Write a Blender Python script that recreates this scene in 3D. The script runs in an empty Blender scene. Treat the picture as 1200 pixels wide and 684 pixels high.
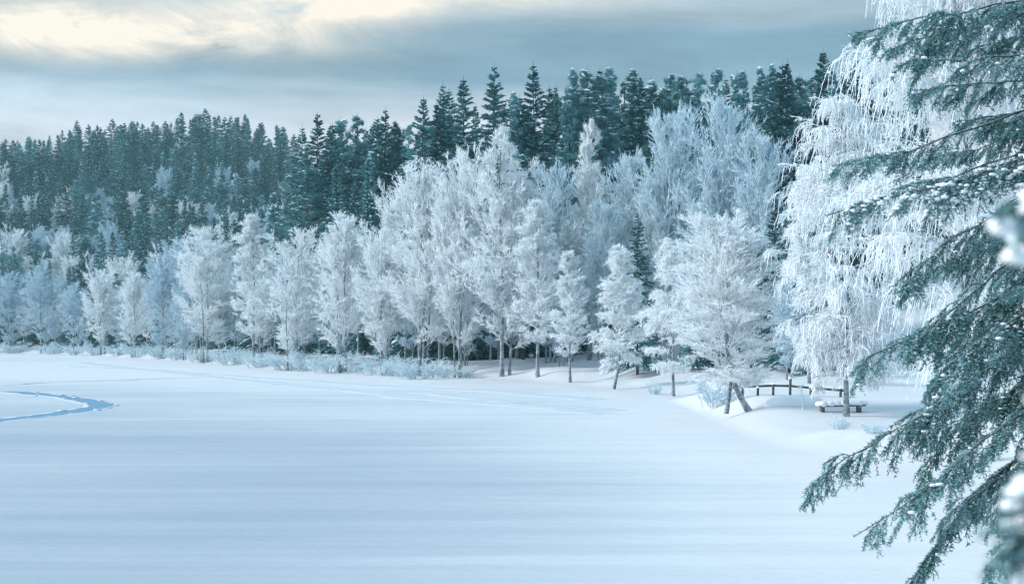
import bpy, math
import numpy as np
from mathutils import Vector

# ------------------------------------------------------------------ camera, sky, sun, exposure
sc = bpy.context.scene
COL = sc.collection
F = 1648.0            # focal length in photo pixels (1200 wide)
HOR = 395.0           # horizon row in the photo
CAMH = 3.3            # eye height above the lake

cd = bpy.data.cameras.new('camera')
cd.sensor_width = 36.0
cd.lens = 36.0 * F / 1200.0
cd.shift_y = (HOR - 342.0) / 1200.0
cd.clip_start = 0.05
cd.clip_end = 6000.0
cd.dof.use_dof = True
cd.dof.focus_distance = 20.0
cd.dof.aperture_fstop = 4.0
cam = bpy.data.objects.new('camera', cd)
COL.objects.link(cam)
cam.location = (0, 0, CAMH)
cam.rotation_euler = (math.radians(90), 0, 0)
sc.camera = cam

SUN_AZ = math.radians(-84)      # clockwise from +Y (view direction); negative = left
SUN_EL = math.radians(30)
SUN_DIR = Vector((math.sin(SUN_AZ) * math.cos(SUN_EL), math.cos(SUN_AZ) * math.cos(SUN_EL), math.sin(SUN_EL)))

w = bpy.data.worlds.new('World')
sc.world = w
w.use_nodes = True
nt = w.node_tree
nt.nodes.clear()


def N(tree, kind, **kw):
    n = tree.nodes.new(kind)
    for k, v in kw.items():
        setattr(n, k, v)
    return n


def build_world():
    L = nt.links.new
    out = N(nt, 'ShaderNodeOutputWorld')
    bg = N(nt, 'ShaderNodeBackground')
    bg.inputs['Strength'].default_value = 0.1
    L(bg.outputs[0], out.inputs[0])
    sky = N(nt, 'ShaderNodeTexSky', sky_type='NISHITA', sun_disc=False)
    sky.sun_elevation = SUN_EL
    sky.sun_rotation = SUN_AZ
    tc = N(nt, 'ShaderNodeTexCoord')
    sep = N(nt, 'ShaderNodeSeparateXYZ')
    L(tc.outputs['Generated'], sep.inputs[0])

    def noise(scale, loc, detail=5, rough=0.55, dist=0.0):
        mp = N(nt, 'ShaderNodeMapping')
        mp.inputs['Scale'].default_value = scale
        mp.inputs['Location'].default_value = loc
        L(tc.outputs['Generated'], mp.inputs[0])
        nz = N(nt, 'ShaderNodeTexNoise')
        nz.inputs['Scale'].default_value = 1.0
        nz.inputs['Detail'].default_value = detail
        nz.inputs['Roughness'].default_value = rough
        nz.inputs['Distortion'].default_value = dist
        L(mp.outputs[0], nz.inputs[0])
        return nz.outputs[0]

    def math_(op, a, b=None, c=None, clamp=False):
        m = N(nt, 'ShaderNodeMath', operation=op, use_clamp=clamp)
        for i, v in enumerate((a, b, c)):
            if v is None:
                continue
            if isinstance(v, (int, float)):
                m.inputs[i].default_value = v
            else:
                L(v, m.inputs[i])
        return m.outputs[0]

    def mix(fac, a, b):
        m = N(nt, 'ShaderNodeMix', data_type='RGBA')
        for s, v in ((m.inputs[0], fac), (m.inputs[6], a), (m.inputs[7], b)):
            if isinstance(v, (int, float)):
                s.default_value = v
            elif isinstance(v, tuple):
                s.default_value = (*v, 1)
            else:
                L(v, s)
        return m.outputs[2]

    # stratus decks: colour by height, bent by noise
    n1 = noise((2.6, 2.6, 17.0), (0.3, 0.1, 0.4))
    n2 = noise((7.0, 7.0, 40.0), (2.3, 1.1, 5.4), 6, 0.6)
    zz = math_('ADD', sep.outputs[2], math_('MULTIPLY', math_('SUBTRACT', n1, 0.5), 0.05))
    zz = math_('ADD', zz, math_('MULTIPLY', math_('SUBTRACT', n2, 0.5), 0.012))
    rp = N(nt, 'ShaderNodeValToRGB')
    L(zz, rp.inputs[0])
    cr = rp.color_ramp
    cr.interpolation = 'EASE'
    stops = [(0.0, (.55, .60, .66)), (0.138, (.56, .60, .66)), (0.158, (.44, .51, .58)), (0.178, (.185, .285, .36)),
             (0.203, (.165, .265, .34)), (0.226, (.31, .395, .455)), (0.30, (.37, .48, .565)), (0.55, (.38, .60, .78)),
             (1.0, (.44, .71, .93))]
    while len(cr.elements) < len(stops):
        cr.elements.new(0.5)
    for e, (p, c) in zip(cr.elements, stops):
        e.position = p
        e.color = (*c, 1)
    deck = rp.outputs[0]
    # lighter and darker wisps
    n3 = noise((4.5, 4.5, 22.0), (7.3, 2.1, 1.4), 6, 0.6, 0.3)
    wisp = math_('MULTIPLY_ADD', n3, 1.5, 0.25)
    vm = N(nt, 'ShaderNodeVectorMath', operation='SCALE')
    L(deck, vm.inputs[0])
    L(wisp, vm.inputs[3])
    cloud = vm.outputs[0]

    # thin places in the deck where the low sun warms it through
    def glow(px, py, sx, sy):
        d = Vector(((px - 600) / F, 1.0, (HOR - py) / F)).normalized()
        az = d.x
        a = math_('DIVIDE', math_('SUBTRACT', sep.outputs[0], d.x), sx)
        b = math_('DIVIDE', math_('SUBTRACT', sep.outputs[2], d.z), sy)
        r2 = math_('ADD', math_('MULTIPLY', a, a), math_('MULTIPLY', b, b))
        front = math_('GREATER_THAN', sep.outputs[1], 0.0)
        return math_('MULTIPLY', math_('EXPONENT', math_('MULTIPLY', r2, -1.0)), front)

    n4 = noise((12.0, 12.0, 34.0), (3.3, 4.1, 2.4), 7, 0.65, 0.5)
    g = math_('ADD', glow(40, 40, .060, .0150), math_('MULTIPLY', glow(215, 38, .10, .015), 1.0))
    g = math_('ADD', g, math_('MULTIPLY', glow(395, 4, .060, .0120), 1.35))
    g = math_('ADD', g, math_('MULTIPLY', glow(550, 2, .11, .0075), .7))
    g = math_('ADD', g, math_('MULTIPLY', glow(120, 10, .17, .022), .3))
    g = math_('MULTIPLY', g, math_('MULTIPLY_ADD', n4, 3.0, -0.72), clamp=True)
    cloud = mix(g, cloud, (.84, .75, .63))
    # the Nishita sky shows faintly through the overcast
    v2 = N(nt, 'ShaderNodeVectorMath', operation='SCALE')
    L(cloud, v2.inputs[0])
    v2.inputs[3].default_value = 10.0
    L(mix(0.94, sky.outputs[0], v2.outputs[0]), bg.inputs[0])


build_world()

sd = bpy.data.lights.new('sun', 'SUN')
sd.energy = 3.7
sd.angle = math.radians(18)
sd.color = (1.0, .965, .93)
sun = bpy.data.objects.new('sun', sd)
COL.objects.link(sun)
sun.rotation_euler = (-SUN_DIR).to_track_quat('-Z', 'Y').to_euler()
sun.location = (-40, 20, 60)

sc.view_settings.view_transform = 'Standard'
sc.view_settings.look = 'None'
sc.view_settings.exposure = 0.45
sc.view_settings.gamma = 1.0
sc.render.engine = 'CYCLES'
sc.cycles.use_denoising = True
sc.cycles.max_bounces = 8
sc.cycles.diffuse_bounces = 6
sc.cycles.transmission_bounces = 3
sc.cycles.glossy_bounces = 2
sc.cycles.volume_bounces = 0
sc.cycles.use_light_tree = False
sc.cycles.filter_width = 1.2

rng = np.random.default_rng(7)

# ------------------------------------------------------------------ helpers: geometry


def nrm(v):
    return v / np.maximum(np.linalg.norm(v, axis=-1, keepdims=True), 1e-9)


def frames(T):
    ref = np.where(np.abs(T[..., 2:3]) < .9, np.array([0, 0, 1.0]), np.array([1.0, 0, 0]))
    A = nrm(np.cross(T, ref))
    return A, np.cross(T, A)


class Geo:
    def __init__(s):
        s.v, s.t, s.q, s.tm, s.qm, s.n = [], [], [], [], [], 0

    def add(s, v, tris=None, quads=None, m=0):
        v = np.asarray(v, float).reshape(-1, 3)
        if tris is not None and len(tris):
            tris = np.asarray(tris).reshape(-1, 3)
            s.t.append(tris + s.n)
            s.tm.append(np.broadcast_to(np.asarray(m), (len(tris),)))
        if quads is not None and len(quads):
            quads = np.asarray(quads).reshape(-1, 4)
            s.q.append(quads + s.n)
            s.qm.append(np.broadcast_to(np.asarray(m), (len(quads),)))
        s.v.append(v)
        s.n += len(v)

    def spikes(s, base, tip, r, m=0):
        base, tip = base.reshape(-1, 3), tip.reshape(-1, 3)
        n = len(base)
        r = np.broadcast_to(np.asarray(r, float).reshape(-1), (n,))
        A, B = frames(nrm(tip - base))
        ph = rng.random(n) * 6.28
        ring = []
        for k in range(3):
            a = ph + k * 2.0944
            ring.append(base + (A * np.cos(a)[:, None] + B * np.sin(a)[:, None]) * r[:, None])
        v = np.stack(ring + [tip], 1)
        i = np.arange(n)[:, None] * 4
        f = np.array([[0, 1, 3], [1, 2, 3], [2, 0, 3]])
        mm = np.repeat(np.broadcast_to(np.asarray(m), (n,)), 3)
        s.add(v, (i[:, :, None] + f[None]).reshape(-1, 3), m=mm)

    def tubes(s, P, R, sides=3, m=0, cap=False):
        n, K, _ = P.shape
        R = np.broadcast_to(np.asarray(R, float), (n, K))
        T = nrm(np.gradient(P, axis=1))
        T0 = nrm(P[:, -1:] - P[:, :1])
        A, B = frames(np.broadcast_to(T0, T.shape))
        A = nrm(A - T * np.sum(A * T, -1, keepdims=True))
        B = np.cross(T, A)
        a = np.arange(sides) * 2 * np.pi / sides
        v = P[:, :, None] + (A[:, :, None] * np.cos(a)[:, None] + B[:, :, None] * np.sin(a)[:, None]) * R[:, :, None, None]
        i = np.arange(n)[:, None, None] * K * sides + np.arange(K - 1)[None, :, None] * sides
        j = np.arange(sides)
        q = np.stack(np.broadcast_arrays(i + j, i + (j + 1) % sides, i + sides + (j + 1) % sides, i + sides + j), -1)
        s.add(v, quads=q.reshape(-1, 4), m=m)

    def octs(s, C, ax, half, m=0):
        """lumps: octahedra with long axis ax, half sizes (n,3) along (ax, side, up)"""
        n = len(C)
        ax = nrm(ax)
        S = nrm(np.cross(ax, np.array([0, 0, 1.0])) + 1e-6)
        U = np.cross(S, ax)
        h = np.broadcast_to(half, (n, 3))
        v = np.stack([C + ax * h[:, :1], C - ax * h[:, :1], C + S * h[:, 1:2], C - S * h[:, 1:2], C + U * h[:, 2:], C - U * h[:, 2:]], 1)
        f = np.array([[0, 2, 4], [2, 1, 4], [1, 3, 4], [3, 0, 4], [2, 0, 5], [1, 2, 5], [3, 1, 5], [0, 3, 5]])
        i = np.arange(n)[:, None, None] * 6
        s.add(v, (i + f[None]).reshape(-1, 3), m=m)

    def blobs(s, C, half, m=0, rough=.25, small=False):
        """snow lumps: noisy ellipsoids"""
        V, Fc = ICO0 if small else ICO
        n = len(C)
        half = np.broadcast_to(half, (n, 3))
        d = 1 + rough * (rng.random((n, len(V), 1)) - .5)
        v = C[:, None] + V[None] * half[:, None] * d
        i = np.arange(n)[:, None, None] * len(V)
        s.add(v, (i + Fc[None]).reshape(-1, 3), m=m)

    def box(s, c, size, ax=(1, 0, 0), m=0, bev=0.0):
        ax = nrm(np.array(ax, float))
        S = nrm(np.cross(np.array([0, 0, 1.0]), ax))
        U = np.cross(ax, S)
        hx, hy, hz = np.array(size) / 2
        b = min(bev, hy * .9, hz * .9)
        sec = [(-hy + b, -hz), (hy - b, -hz), (hy, -hz + b), (hy, hz - b), (hy - b, hz), (-hy + b, hz), (-hy, hz - b), (-hy, -hz + b)]
        c = np.array(c, float)
        v = [c + ax * sx * hx + S * p + U * q for sx in (-1, 1) for p, q in sec]
        v += [c - ax * hx, c + ax * hx]
        q = [(k, (k + 1) % 8, 8 + (k + 1) % 8, 8 + k) for k in range(8)]
        t = [((k + 1) % 8, k, 16) for k in range(8)] + [(8 + k, 8 + (k + 1) % 8, 17) for k in range(8)]
        s.add(np.array(v), t, q, m)

    def mesh(s, name, mats, smooth=False):
        v = np.concatenate(s.v).astype(np.float32)
        t = np.concatenate(s.t) if s.t else np.zeros((0, 3), int)
        q = np.concatenate(s.q) if s.q else np.zeros((0, 4), int)
        me = bpy.data.meshes.new(name)
        me.vertices.add(len(v))
        me.vertices.foreach_set('co', v.ravel())
        lp = np.concatenate([t.ravel(), q.ravel()]).astype(np.int32)
        me.loops.add(len(lp))
        me.loops.foreach_set('vertex_index', lp)
        st = np.concatenate([np.arange(len(t)) * 3, len(t) * 3 + np.arange(len(q)) * 4]).astype(np.int32)
        me.polygons.add(len(st))
        me.polygons.foreach_set('loop_start', st)
        mi = np.concatenate(s.tm + s.qm).astype(np.int32)
        for mt in mats:
            me.materials.append(mt)
        me.update(calc_edges=True)
        me.polygons.foreach_set('material_index', mi)
        me.polygons.foreach_set('use_smooth', np.full(len(st), smooth, bool))
        me.update()
        return me


def _ico():
    p = (1 + 5 ** .5) / 2
    v = [(-1, p, 0), (1, p, 0), (-1, -p, 0), (1, -p, 0), (0, -1, p), (0, 1, p), (0, -1, -p), (0, 1, -p), (p, 0, -1), (p, 0, 1), (-p, 0, -1), (-p, 0, 1)]
    f = [(0, 11, 5), (0, 5, 1), (0, 1, 7), (0, 7, 10), (0, 10, 11), (1, 5, 9), (5, 11, 4), (11, 10, 2), (10, 7, 6), (7, 1, 8),
         (3, 9, 4), (3, 4, 2), (3, 2, 6), (3, 6, 8), (3, 8, 9), (4, 9, 5), (2, 4, 11), (6, 2, 10), (8, 6, 7), (9, 8, 1)]
    v = [np.array(x) / np.linalg.norm(x) for x in v]
    mid, g = {}, []

    def m(a, b):
        k = (min(a, b), max(a, b))
        if k not in mid:
            x = v[a] + v[b]
            v.append(x / np.linalg.norm(x))
            mid[k] = len(v) - 1
        return mid[k]
    for a, b, c in f:
        d, e, h = m(a, b), m(b, c), m(c, a)
        g += [(a, d, h), (d, b, e), (h, e, c), (d, e, h)]
    return np.array(v), np.array(g)


ICO = _ico()
ICO0 = (ICO[0][:12], np.array([(0, 11, 5), (0, 5, 1), (0, 1, 7), (0, 7, 10), (0, 10, 11), (1, 5, 9), (5, 11, 4), (11, 10, 2), (10, 7, 6), (7, 1, 8),
                             (3, 9, 4), (3, 4, 2), (3, 2, 6), (3, 6, 8), (3, 8, 9), (4, 9, 5), (2, 4, 11), (6, 2, 10), (8, 6, 7), (9, 8, 1)]))


def vnoise(x, y, seed=0):
    x = np.asarray(x, float)
    y = np.asarray(y, float)
    xi, yi = np.floor(x), np.floor(y)
    fx, fy = x - xi, y - yi

    def h(a, b):
        s_ = np.sin(a * 127.1 + b * 311.7 + seed * 74.7) * 43758.5453
        return s_ - np.floor(s_)
    u, v = fx * fx * (3 - 2 * fx), fy * fy * (3 - 2 * fy)
    return (h(xi, yi) * (1 - u) + h(xi + 1, yi) * u) * (1 - v) + (h(xi, yi + 1) * (1 - u) + h(xi + 1, yi + 1) * u) * v


def sstep(a, b, x):
    t = np.clip((x - a) / (b - a), 0, 1)
    return t * t * (3 - 2 * t)


# ------------------------------------------------------------------ helpers: materials


def material(name):
    m = bpy.data.materials.new(name)
    m.use_nodes = True
    t = m.node_tree
    t.nodes.clear()
    o = N(t, 'ShaderNodeOutputMaterial')
    return m, t, o


def noise_fac(t, scale, detail=4, rough=.6, coord='Object', stretch=None):
    tc = N(t, 'ShaderNodeTexCoord')
    nz = N(t, 'ShaderNodeTexNoise')
    nz.inputs['Scale'].default_value = scale
    nz.inputs['Detail'].default_value = detail
    nz.inputs['Roughness'].default_value = rough
    if stretch:
        mp = N(t, 'ShaderNodeMapping')
        mp.inputs['Scale'].default_value = stretch
        t.links.new(tc.outputs[coord], mp.inputs[0])
        t.links.new(mp.outputs[0], nz.inputs[0])
    else:
        t.links.new(tc.outputs[coord], nz.inputs[0])
    return nz.outputs[0]


def ramp(t, fac, stops):
    r = N(t, 'ShaderNodeValToRGB')
    while len(r.color_ramp.elements) < len(stops):
        r.color_ramp.elements.new(.5)
    for e, (p, c) in zip(r.color_ramp.elements, stops):
        e.position = p
        e.color = (*c, 1)
    t.links.new(fac, r.inputs[0])
    return r.outputs[0]


def bumped(t, height, strength, dist):
    b = N(t, 'ShaderNodeBump')
    b.inputs['Strength'].default_value = strength
    b.inputs['Distance'].default_value = dist
    t.links.new(height, b.inputs['Height'])
    return b.outputs[0]


def principled(t, o, col, rough=.7, spec=.3, normal=None, sss=0):
    p = N(t, 'ShaderNodeBsdfPrincipled')
    if isinstance(col, tuple):
        p.inputs['Base Color'].default_value = (*col, 1)
    else:
        t.links.new(col, p.inputs['Base Color'])
    p.inputs['Roughness'].default_value = rough
    p.inputs['Specular IOR Level'].default_value = spec
    if normal is not None:
        t.links.new(normal, p.inputs['Normal'])
    t.links.new(p.outputs[0], o.inputs[0])
    return p


def mat_frost(name, c0, c1, trans=.3):
    """rime: scatters light both ways"""
    m, t, o = material(name)
    col = ramp(t, noise_fac(t, 1.3, 2), [(.3, c0), (.7, c1)])
    d = N(t, 'ShaderNodeBsdfDiffuse')
    tr = N(t, 'ShaderNodeBsdfTranslucent')
    mx = N(t, 'ShaderNodeMixShader')
    mx.inputs[0].default_value = trans
    t.links.new(col, d.inputs[0])
    t.links.new(col, tr.inputs[0])
    t.links.new(d.outputs[0], mx.inputs[1])
    t.links.new(tr.outputs[0], mx.inputs[2])
    t.links.new(mx.outputs[0], o.inputs[0])
    return m


def mat_needle(name, c0, c1, frost, amount):
    """conifer needles, rimed by a varying amount from tree to tree"""
    m, t, o = material(name)
    col = ramp(t, noise_fac(t, .9, 3), [(.3, c0), (.75, c1)])
    oi = N(t, 'ShaderNodeObjectInfo')
    n2 = noise_fac(t, 2.2, 3, .7)
    a = N(t, 'ShaderNodeMath', operation='MULTIPLY_ADD')
    t.links.new(oi.outputs['Random'], a.inputs[0])
    a.inputs[1].default_value = amount
    a.inputs[2].default_value = -.62 + amount * .2
    b = N(t, 'ShaderNodeMath', operation='MULTIPLY_ADD', use_clamp=True)
    t.links.new(n2, b.inputs[0])
    b.inputs[1].default_value = 1.5
    t.links.new(a.outputs[0], b.inputs[2])
    mx = N(t, 'ShaderNodeMix', data_type='RGBA')
    t.links.new(b.outputs[0], mx.inputs[0])
    t.links.new(col, mx.inputs[6])
    mx.inputs[7].default_value = (*frost, 1)
    p = principled(t, o, mx.outputs[2], .75, .2)
    return m


def mat_bark(name, c0, c1, frost, famount, scale=6, stretch=(1, 1, .25)):
    m, t, o = material(name)
    nz = noise_fac(t, scale, 5, .65, stretch=stretch)
    col = ramp(t, nz, [(.38, c0), (.62, c1)])
    ge = N(t, 'ShaderNodeNewGeometry')
    se = N(t, 'ShaderNodeSeparateXYZ')
    t.links.new(ge.outputs['Normal'], se.inputs[0])
    a = N(t, 'ShaderNodeMath', operation='MULTIPLY_ADD', use_clamp=True)
    t.links.new(se.outputs[2], a.inputs[0])
    a.inputs[1].default_value = .8
    a.inputs[2].default_value = famount
    mx = N(t, 'ShaderNodeMix', data_type='RGBA')
    t.links.new(a.outputs[0], mx.inputs[0])
    t.links.new(col, mx.inputs[6])
    mx.inputs[7].default_value = (*frost, 1)
    principled(t, o, mx.outputs[2], .8, .2, bumped(t, nz, .5, .02))
    return m


def mat_snow(name, base=(.83, .87, .91), scale=3.0, bump=.4, dist=.03):
    m, t, o = material(name)
    n1 = noise_fac(t, scale, 6, .6)
    col = ramp(t, n1, [(.3, tuple(c * .95 for c in base)), (.7, base)])
    principled(t, o, col, .55, .35, bumped(t, n1, bump, dist))
    return m


def mat_lake():
    m, t, o = material('windblown_lake_snow')
    tc = N(t, 'ShaderNodeTexCoord')

    def nz(scale, detail, rough, loc=(0, 0, 0), rot=0.0):
        mp = N(t, 'ShaderNodeMapping')
        mp.inputs['Scale'].default_value = scale
        mp.inputs['Location'].default_value = loc
        mp.inputs['Rotation'].default_value = (0, 0, rot)
        n_ = N(t, 'ShaderNodeTexNoise')
        n_.inputs['Scale'].default_value = 1
        n_.inputs['Detail'].default_value = detail
        n_.inputs['Roughness'].default_value = rough
        t.links.new(tc.outputs['Object'], mp.inputs[0])
        t.links.new(mp.outputs[0], n_.inputs[0])
        return n_.outputs[0]

    def mth(op, a, b, c=None, clamp=False):
        x = N(t, 'ShaderNodeMath', operation=op, use_clamp=clamp)
        for i, v in enumerate((a, b, c)):
            if v is None:
                continue
            if isinstance(v, (int, float)):
                x.inputs[i].default_value = v
            else:
                t.links.new(v, x.inputs[i])
        return x.outputs[0]
    big = nz((.020, .035, 1), 3, .5, (3.1, .3, 0))
    streak = nz((.055, .75, 1), 7, .68, (0, 0, 0), .02)
    fine = nz((.5, 4.5, 1), 4, .6)
    # wind-scoured streaks over bluer ice, plus a painted darkening of the near snow
    at = N(t, 'ShaderNodeAttribute', attribute_name='shade_gradient')
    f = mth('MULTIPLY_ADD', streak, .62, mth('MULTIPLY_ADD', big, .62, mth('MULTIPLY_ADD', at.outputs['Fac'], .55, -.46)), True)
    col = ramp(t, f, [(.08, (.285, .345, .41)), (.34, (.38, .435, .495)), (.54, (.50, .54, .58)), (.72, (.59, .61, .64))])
    h = mth('MULTIPLY_ADD', streak, 1.0, mth('MULTIPLY_ADD', fine, .25, mth('MULTIPLY_ADD', nz((.75, 1.7, 1), 5, .62, (4, 2, 0), .5), .55, mth('MULTIPLY', nz((6, 9, 1), 3, .6), .07))))
    principled(t, o, col, .42, .45, bumped(t, h, .7, .10))
    return m


M = {}
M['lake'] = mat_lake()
M['snow'] = mat_snow('drift_snow', (.70, .74, .79), .9, .5, .12)
M['snowcap'] = mat_snow('snow_cap', (.84, .88, .92), 9, .3, .02)
M['slush'] = mat_snow('slush_in_track', (.12, .25, .37), 2.5, .6, .05)
M['packed'] = mat_snow('packed_snow', (.47, .52, .575), 1.6, .6, .05)
M['frost'] = mat_frost('hoarfrost', (.89, .93, .95), (.94, .965, .98), .3)
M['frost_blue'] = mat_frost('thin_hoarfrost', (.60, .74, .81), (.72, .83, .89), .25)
M['frost_mid'] = mat_frost('bluish_hoarfrost', (.66, .79, .85), (.78, .88, .92), .25)  # rime a step bluer and darker than the white hoarfrost
M['needle'] = mat_needle('spruce_needles', (.001, .025, .026), (.004, .048, .048), (.14, .38, .41), .38)
M['pine_needle'] = mat_needle('pine_needles', (.003, .045, .045), (.011, .088, .085), (.21, .46, .49), .55)
M['tree_snow'] = mat_frost('snow_on_branches', (.74, .86, .91), (.86, .92, .95), .1)
M['birch_bark'] = mat_bark('birch_bark', (.06, .07, .08), (.34, .40, .44), (.72, .80, .86), .06, 5, (1, 1, 1.2))
M['twig_bark'] = mat_bark('rimed_birch_limbs', (.20, .25, .28), (.38, .45, .49), (.86, .91, .95), .48, 8)
M['conifer_bark'] = mat_bark('conifer_bark', (.045, .04, .038), (.11, .09, .08), (.6, .7, .75), -.3, 6)
M['fg_needle'] = mat_needle('near_spruce_needles', (.016, .086, .080), (.042, .150, .136), (.30, .55, .58), .25)
M['fg_frost'] = mat_frost('rimed_needles', (.22, .44, .47), (.44, .64, .68), .2)
M['wood'] = mat_bark('weathered_wood', (.06, .056, .052), (.16, .15, .14), (.66, .73, .79), -.12, 9, (.3, 1, 1))

# ------------------------------------------------------------------ terrain


def lake_pt(px, py):
    Y = CAMH * F / (py - HOR)
    return ((px - 600) / F * Y, Y)


SHORE = [(-900, 330)] + [lake_pt(*p) for p in [(-350, 412), (0, 413.5), (100, 416), (200, 422), (250, 426), (330, 433), (400, 437.5), (470, 440), (550, 442.5),
         (610, 445), (680, 451), (740, 458), (800, 476), (850, 500), (885, 518), (940, 530), (1000, 540), (1100, 560), (1200, 582)]] + [(8.6, 18), (4.6, 9), (2.4, 4), (1.4, -4), (3, -60)]
POLY = np.array(SHORE + [(900, -60), (900, 2500), (-2500, 2500), (-2500, 330)])


def shore_s(X, Y):
    X, Y = np.asarray(X, float), np.asarray(Y, float)
    A = np.array(SHORE)
    d = np.full(X.shape, 1e9)
    for (x0, y0), (x1, y1) in zip(A[:-1], A[1:]):
        dx, dy = x1 - x0, y1 - y0
        t = np.clip(((X - x0) * dx + (Y - y0) * dy) / (dx * dx + dy * dy), 0, 1)
        d = np.minimum(d, np.hypot(X - x0 - t * dx, Y - y0 - t * dy))
    ins = np.zeros(X.shape, bool)
    n = len(POLY)
    for i in range(n):
        (x0, y0), (x1, y1) = POLY[i], POLY[(i + 1) % n]
        if y0 == y1:
            continue
        c = ((y0 > Y) != (y1 > Y)) & (X < (x1 - x0) * (Y - y0) / (y1 - y0) + x0)
        ins ^= c
    return np.where(ins, d, -d)


def hgt(X, Y):
    X, Y = np.asarray(X, float), np.asarray(Y, float)
    s = shore_s(X, Y)
    land = sstep(0, 3.5 + 4 * sstep(0, 10, X), s) * .75 + sstep(2, 12, s) * .35
    lumps = (vnoise(X / 3.1, Y / 3.6, 1) - .40) * .50 + (vnoise(X / 1.1, Y / 1.3, 2) - .5) * .20
    land = land + lumps * sstep(.2, 3.0, s) * (.35 + .65 * sstep(30, 8, s))
    wt = sstep(4, 8.5, X) * sstep(24, 17, X) * sstep(43, 48, Y) * sstep(76, 66, Y) * sstep(0, 3, s)
    land = land * (1 - wt) + (.45 + .06 * (Y - 54) + lumps * .35) * wt
    s0 = 12 + 38 * sstep(4, 16, X) * sstep(110, 60, Y)
    cap = 21 + 59 * sstep(25, 120, -X)
    slope = .17 + .28 * sstep(20, 110, -X)
    tt = np.maximum(0, s - s0)
    hill = cap * (1 - np.exp(-slope * tt * sstep(0, 25, tt) / cap))
    hill = hill + (vnoise(X / 40, Y / 40, 5) - .5) * 6 * sstep(20, 80, tt)
    land = land + hill
    lake = .06 * (vnoise(X / 7 + .4 * np.sin(Y / 5), Y / 1.5, 3) - .5) + .10 * (vnoise(X / 19, Y / 6, 4) - .5) + .03 * (vnoise(X / 2.3, Y / .8, 9) - .5)
    lake = lake * sstep(3, 8, np.hypot(X, Y))
    return np.where(s > 0, land, 0) + lake


def H1(x, y):
    return float(hgt(np.array([x]), np.array([y]))[0])


def ground_px(px, py, y0=8.0, y1=420.0):
    """where the sight line through a photo pixel meets the ground"""
    Y = np.exp(np.linspace(math.log(y0), math.log(y1), 3000))
    X = (px - 600) / F * Y
    row = HOR + (CAMH - hgt(X, Y)) / Y * F
    k = int(np.argmax(row <= py))
    return float(X[k]), float(Y[k]), H1(X[k], Y[k])


def set_props(o, label=None, cat=None, group=None, kind=None):
    for k, v in (('label', label), ('category', cat), ('group', group), ('kind', kind)):
        if v:
            o[k] = v
    return o


def link(name, me, parent=None, loc=(0, 0, 0)):
    o = bpy.data.objects.new(name, me)
    COL.objects.link(o)
    o.location = loc
    o.parent = parent
    return o


def root(name, loc, label, cat, group=None, rz=0.0, sc_=(1, 1, 1), lean=(0, 0)):
    o = bpy.data.objects.new(name, None)
    o.empty_display_size = .3
    COL.objects.link(o)
    o.location = loc
    o.rotation_euler = (lean[0], lean[1], rz)
    o.scale = sc_
    return set_props(o, label, cat, group)


def build_ground():
    az = np.concatenate([np.linspace(-180, -32, 34)[:-1], np.linspace(-32, 32, 330), np.linspace(32, 180, 34)[1:]])
    az = np.radians(az)[:-1]
    r = np.concatenate([[.4, 1.0, 1.8, 2.8], np.exp(np.linspace(math.log(4), math.log(330), 360)), np.exp(np.linspace(math.log(335), math.log(2400), 60))])
    A, Rr = np.meshgrid(az, r)
    X, Y = Rr * np.sin(A), Rr * np.cos(A)
    Z = hgt(X.ravel(), Y.ravel()).reshape(X.shape)
    nr, na = X.shape
    V = np.stack([X, Y, Z], -1).reshape(-1, 3)
    V = np.concatenate([V, [[0, 0, 0]]])
    i = np.arange(nr - 1)[:, None] * na
    j = np.arange(na)
    q = np.stack(np.broadcast_arrays(i + j, i + na + j, i + na + (j + 1) % na, i + (j + 1) % na), -1).reshape(-1, 4)
    q = q[:, ::-1]
    ctr = V[q].mean(1)
    sland = shore_s(ctr[:, 0], ctr[:, 1]) > 0
    tri = np.stack([np.full(na, len(V) - 1), (j + 1) % na, j], -1)
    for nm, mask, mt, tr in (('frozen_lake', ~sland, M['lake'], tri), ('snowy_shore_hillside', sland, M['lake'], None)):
        qq = q[mask]
        ids = np.unique(np.concatenate([qq.ravel(), tr.ravel()]) if tr is not None else qq.ravel())
        re = np.full(len(V), -1)
        re[ids] = np.arange(len(ids))
        g = Geo()
        g.add(V[ids], re[tr] if tr is not None else None, re[qq])
        me = g.mesh(nm, [mt], True)
        v = V[ids]
        # foreground shade painted into the snow colour; deeper drifts toward the banks stay pale
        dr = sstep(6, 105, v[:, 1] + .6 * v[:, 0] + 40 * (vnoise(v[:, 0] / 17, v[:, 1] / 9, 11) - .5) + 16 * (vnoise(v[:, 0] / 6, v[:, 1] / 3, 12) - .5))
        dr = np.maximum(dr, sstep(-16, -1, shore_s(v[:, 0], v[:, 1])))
        if nm != 'frozen_lake':
            dr = np.full(len(v), 1.4)
        me.attributes.new('shade_gradient', 'FLOAT', 'POINT').data.foreach_set('value', dr.astype(np.float32))
        o = link(nm, me)
        o['kind'] = 'structure'


build_ground()


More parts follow.
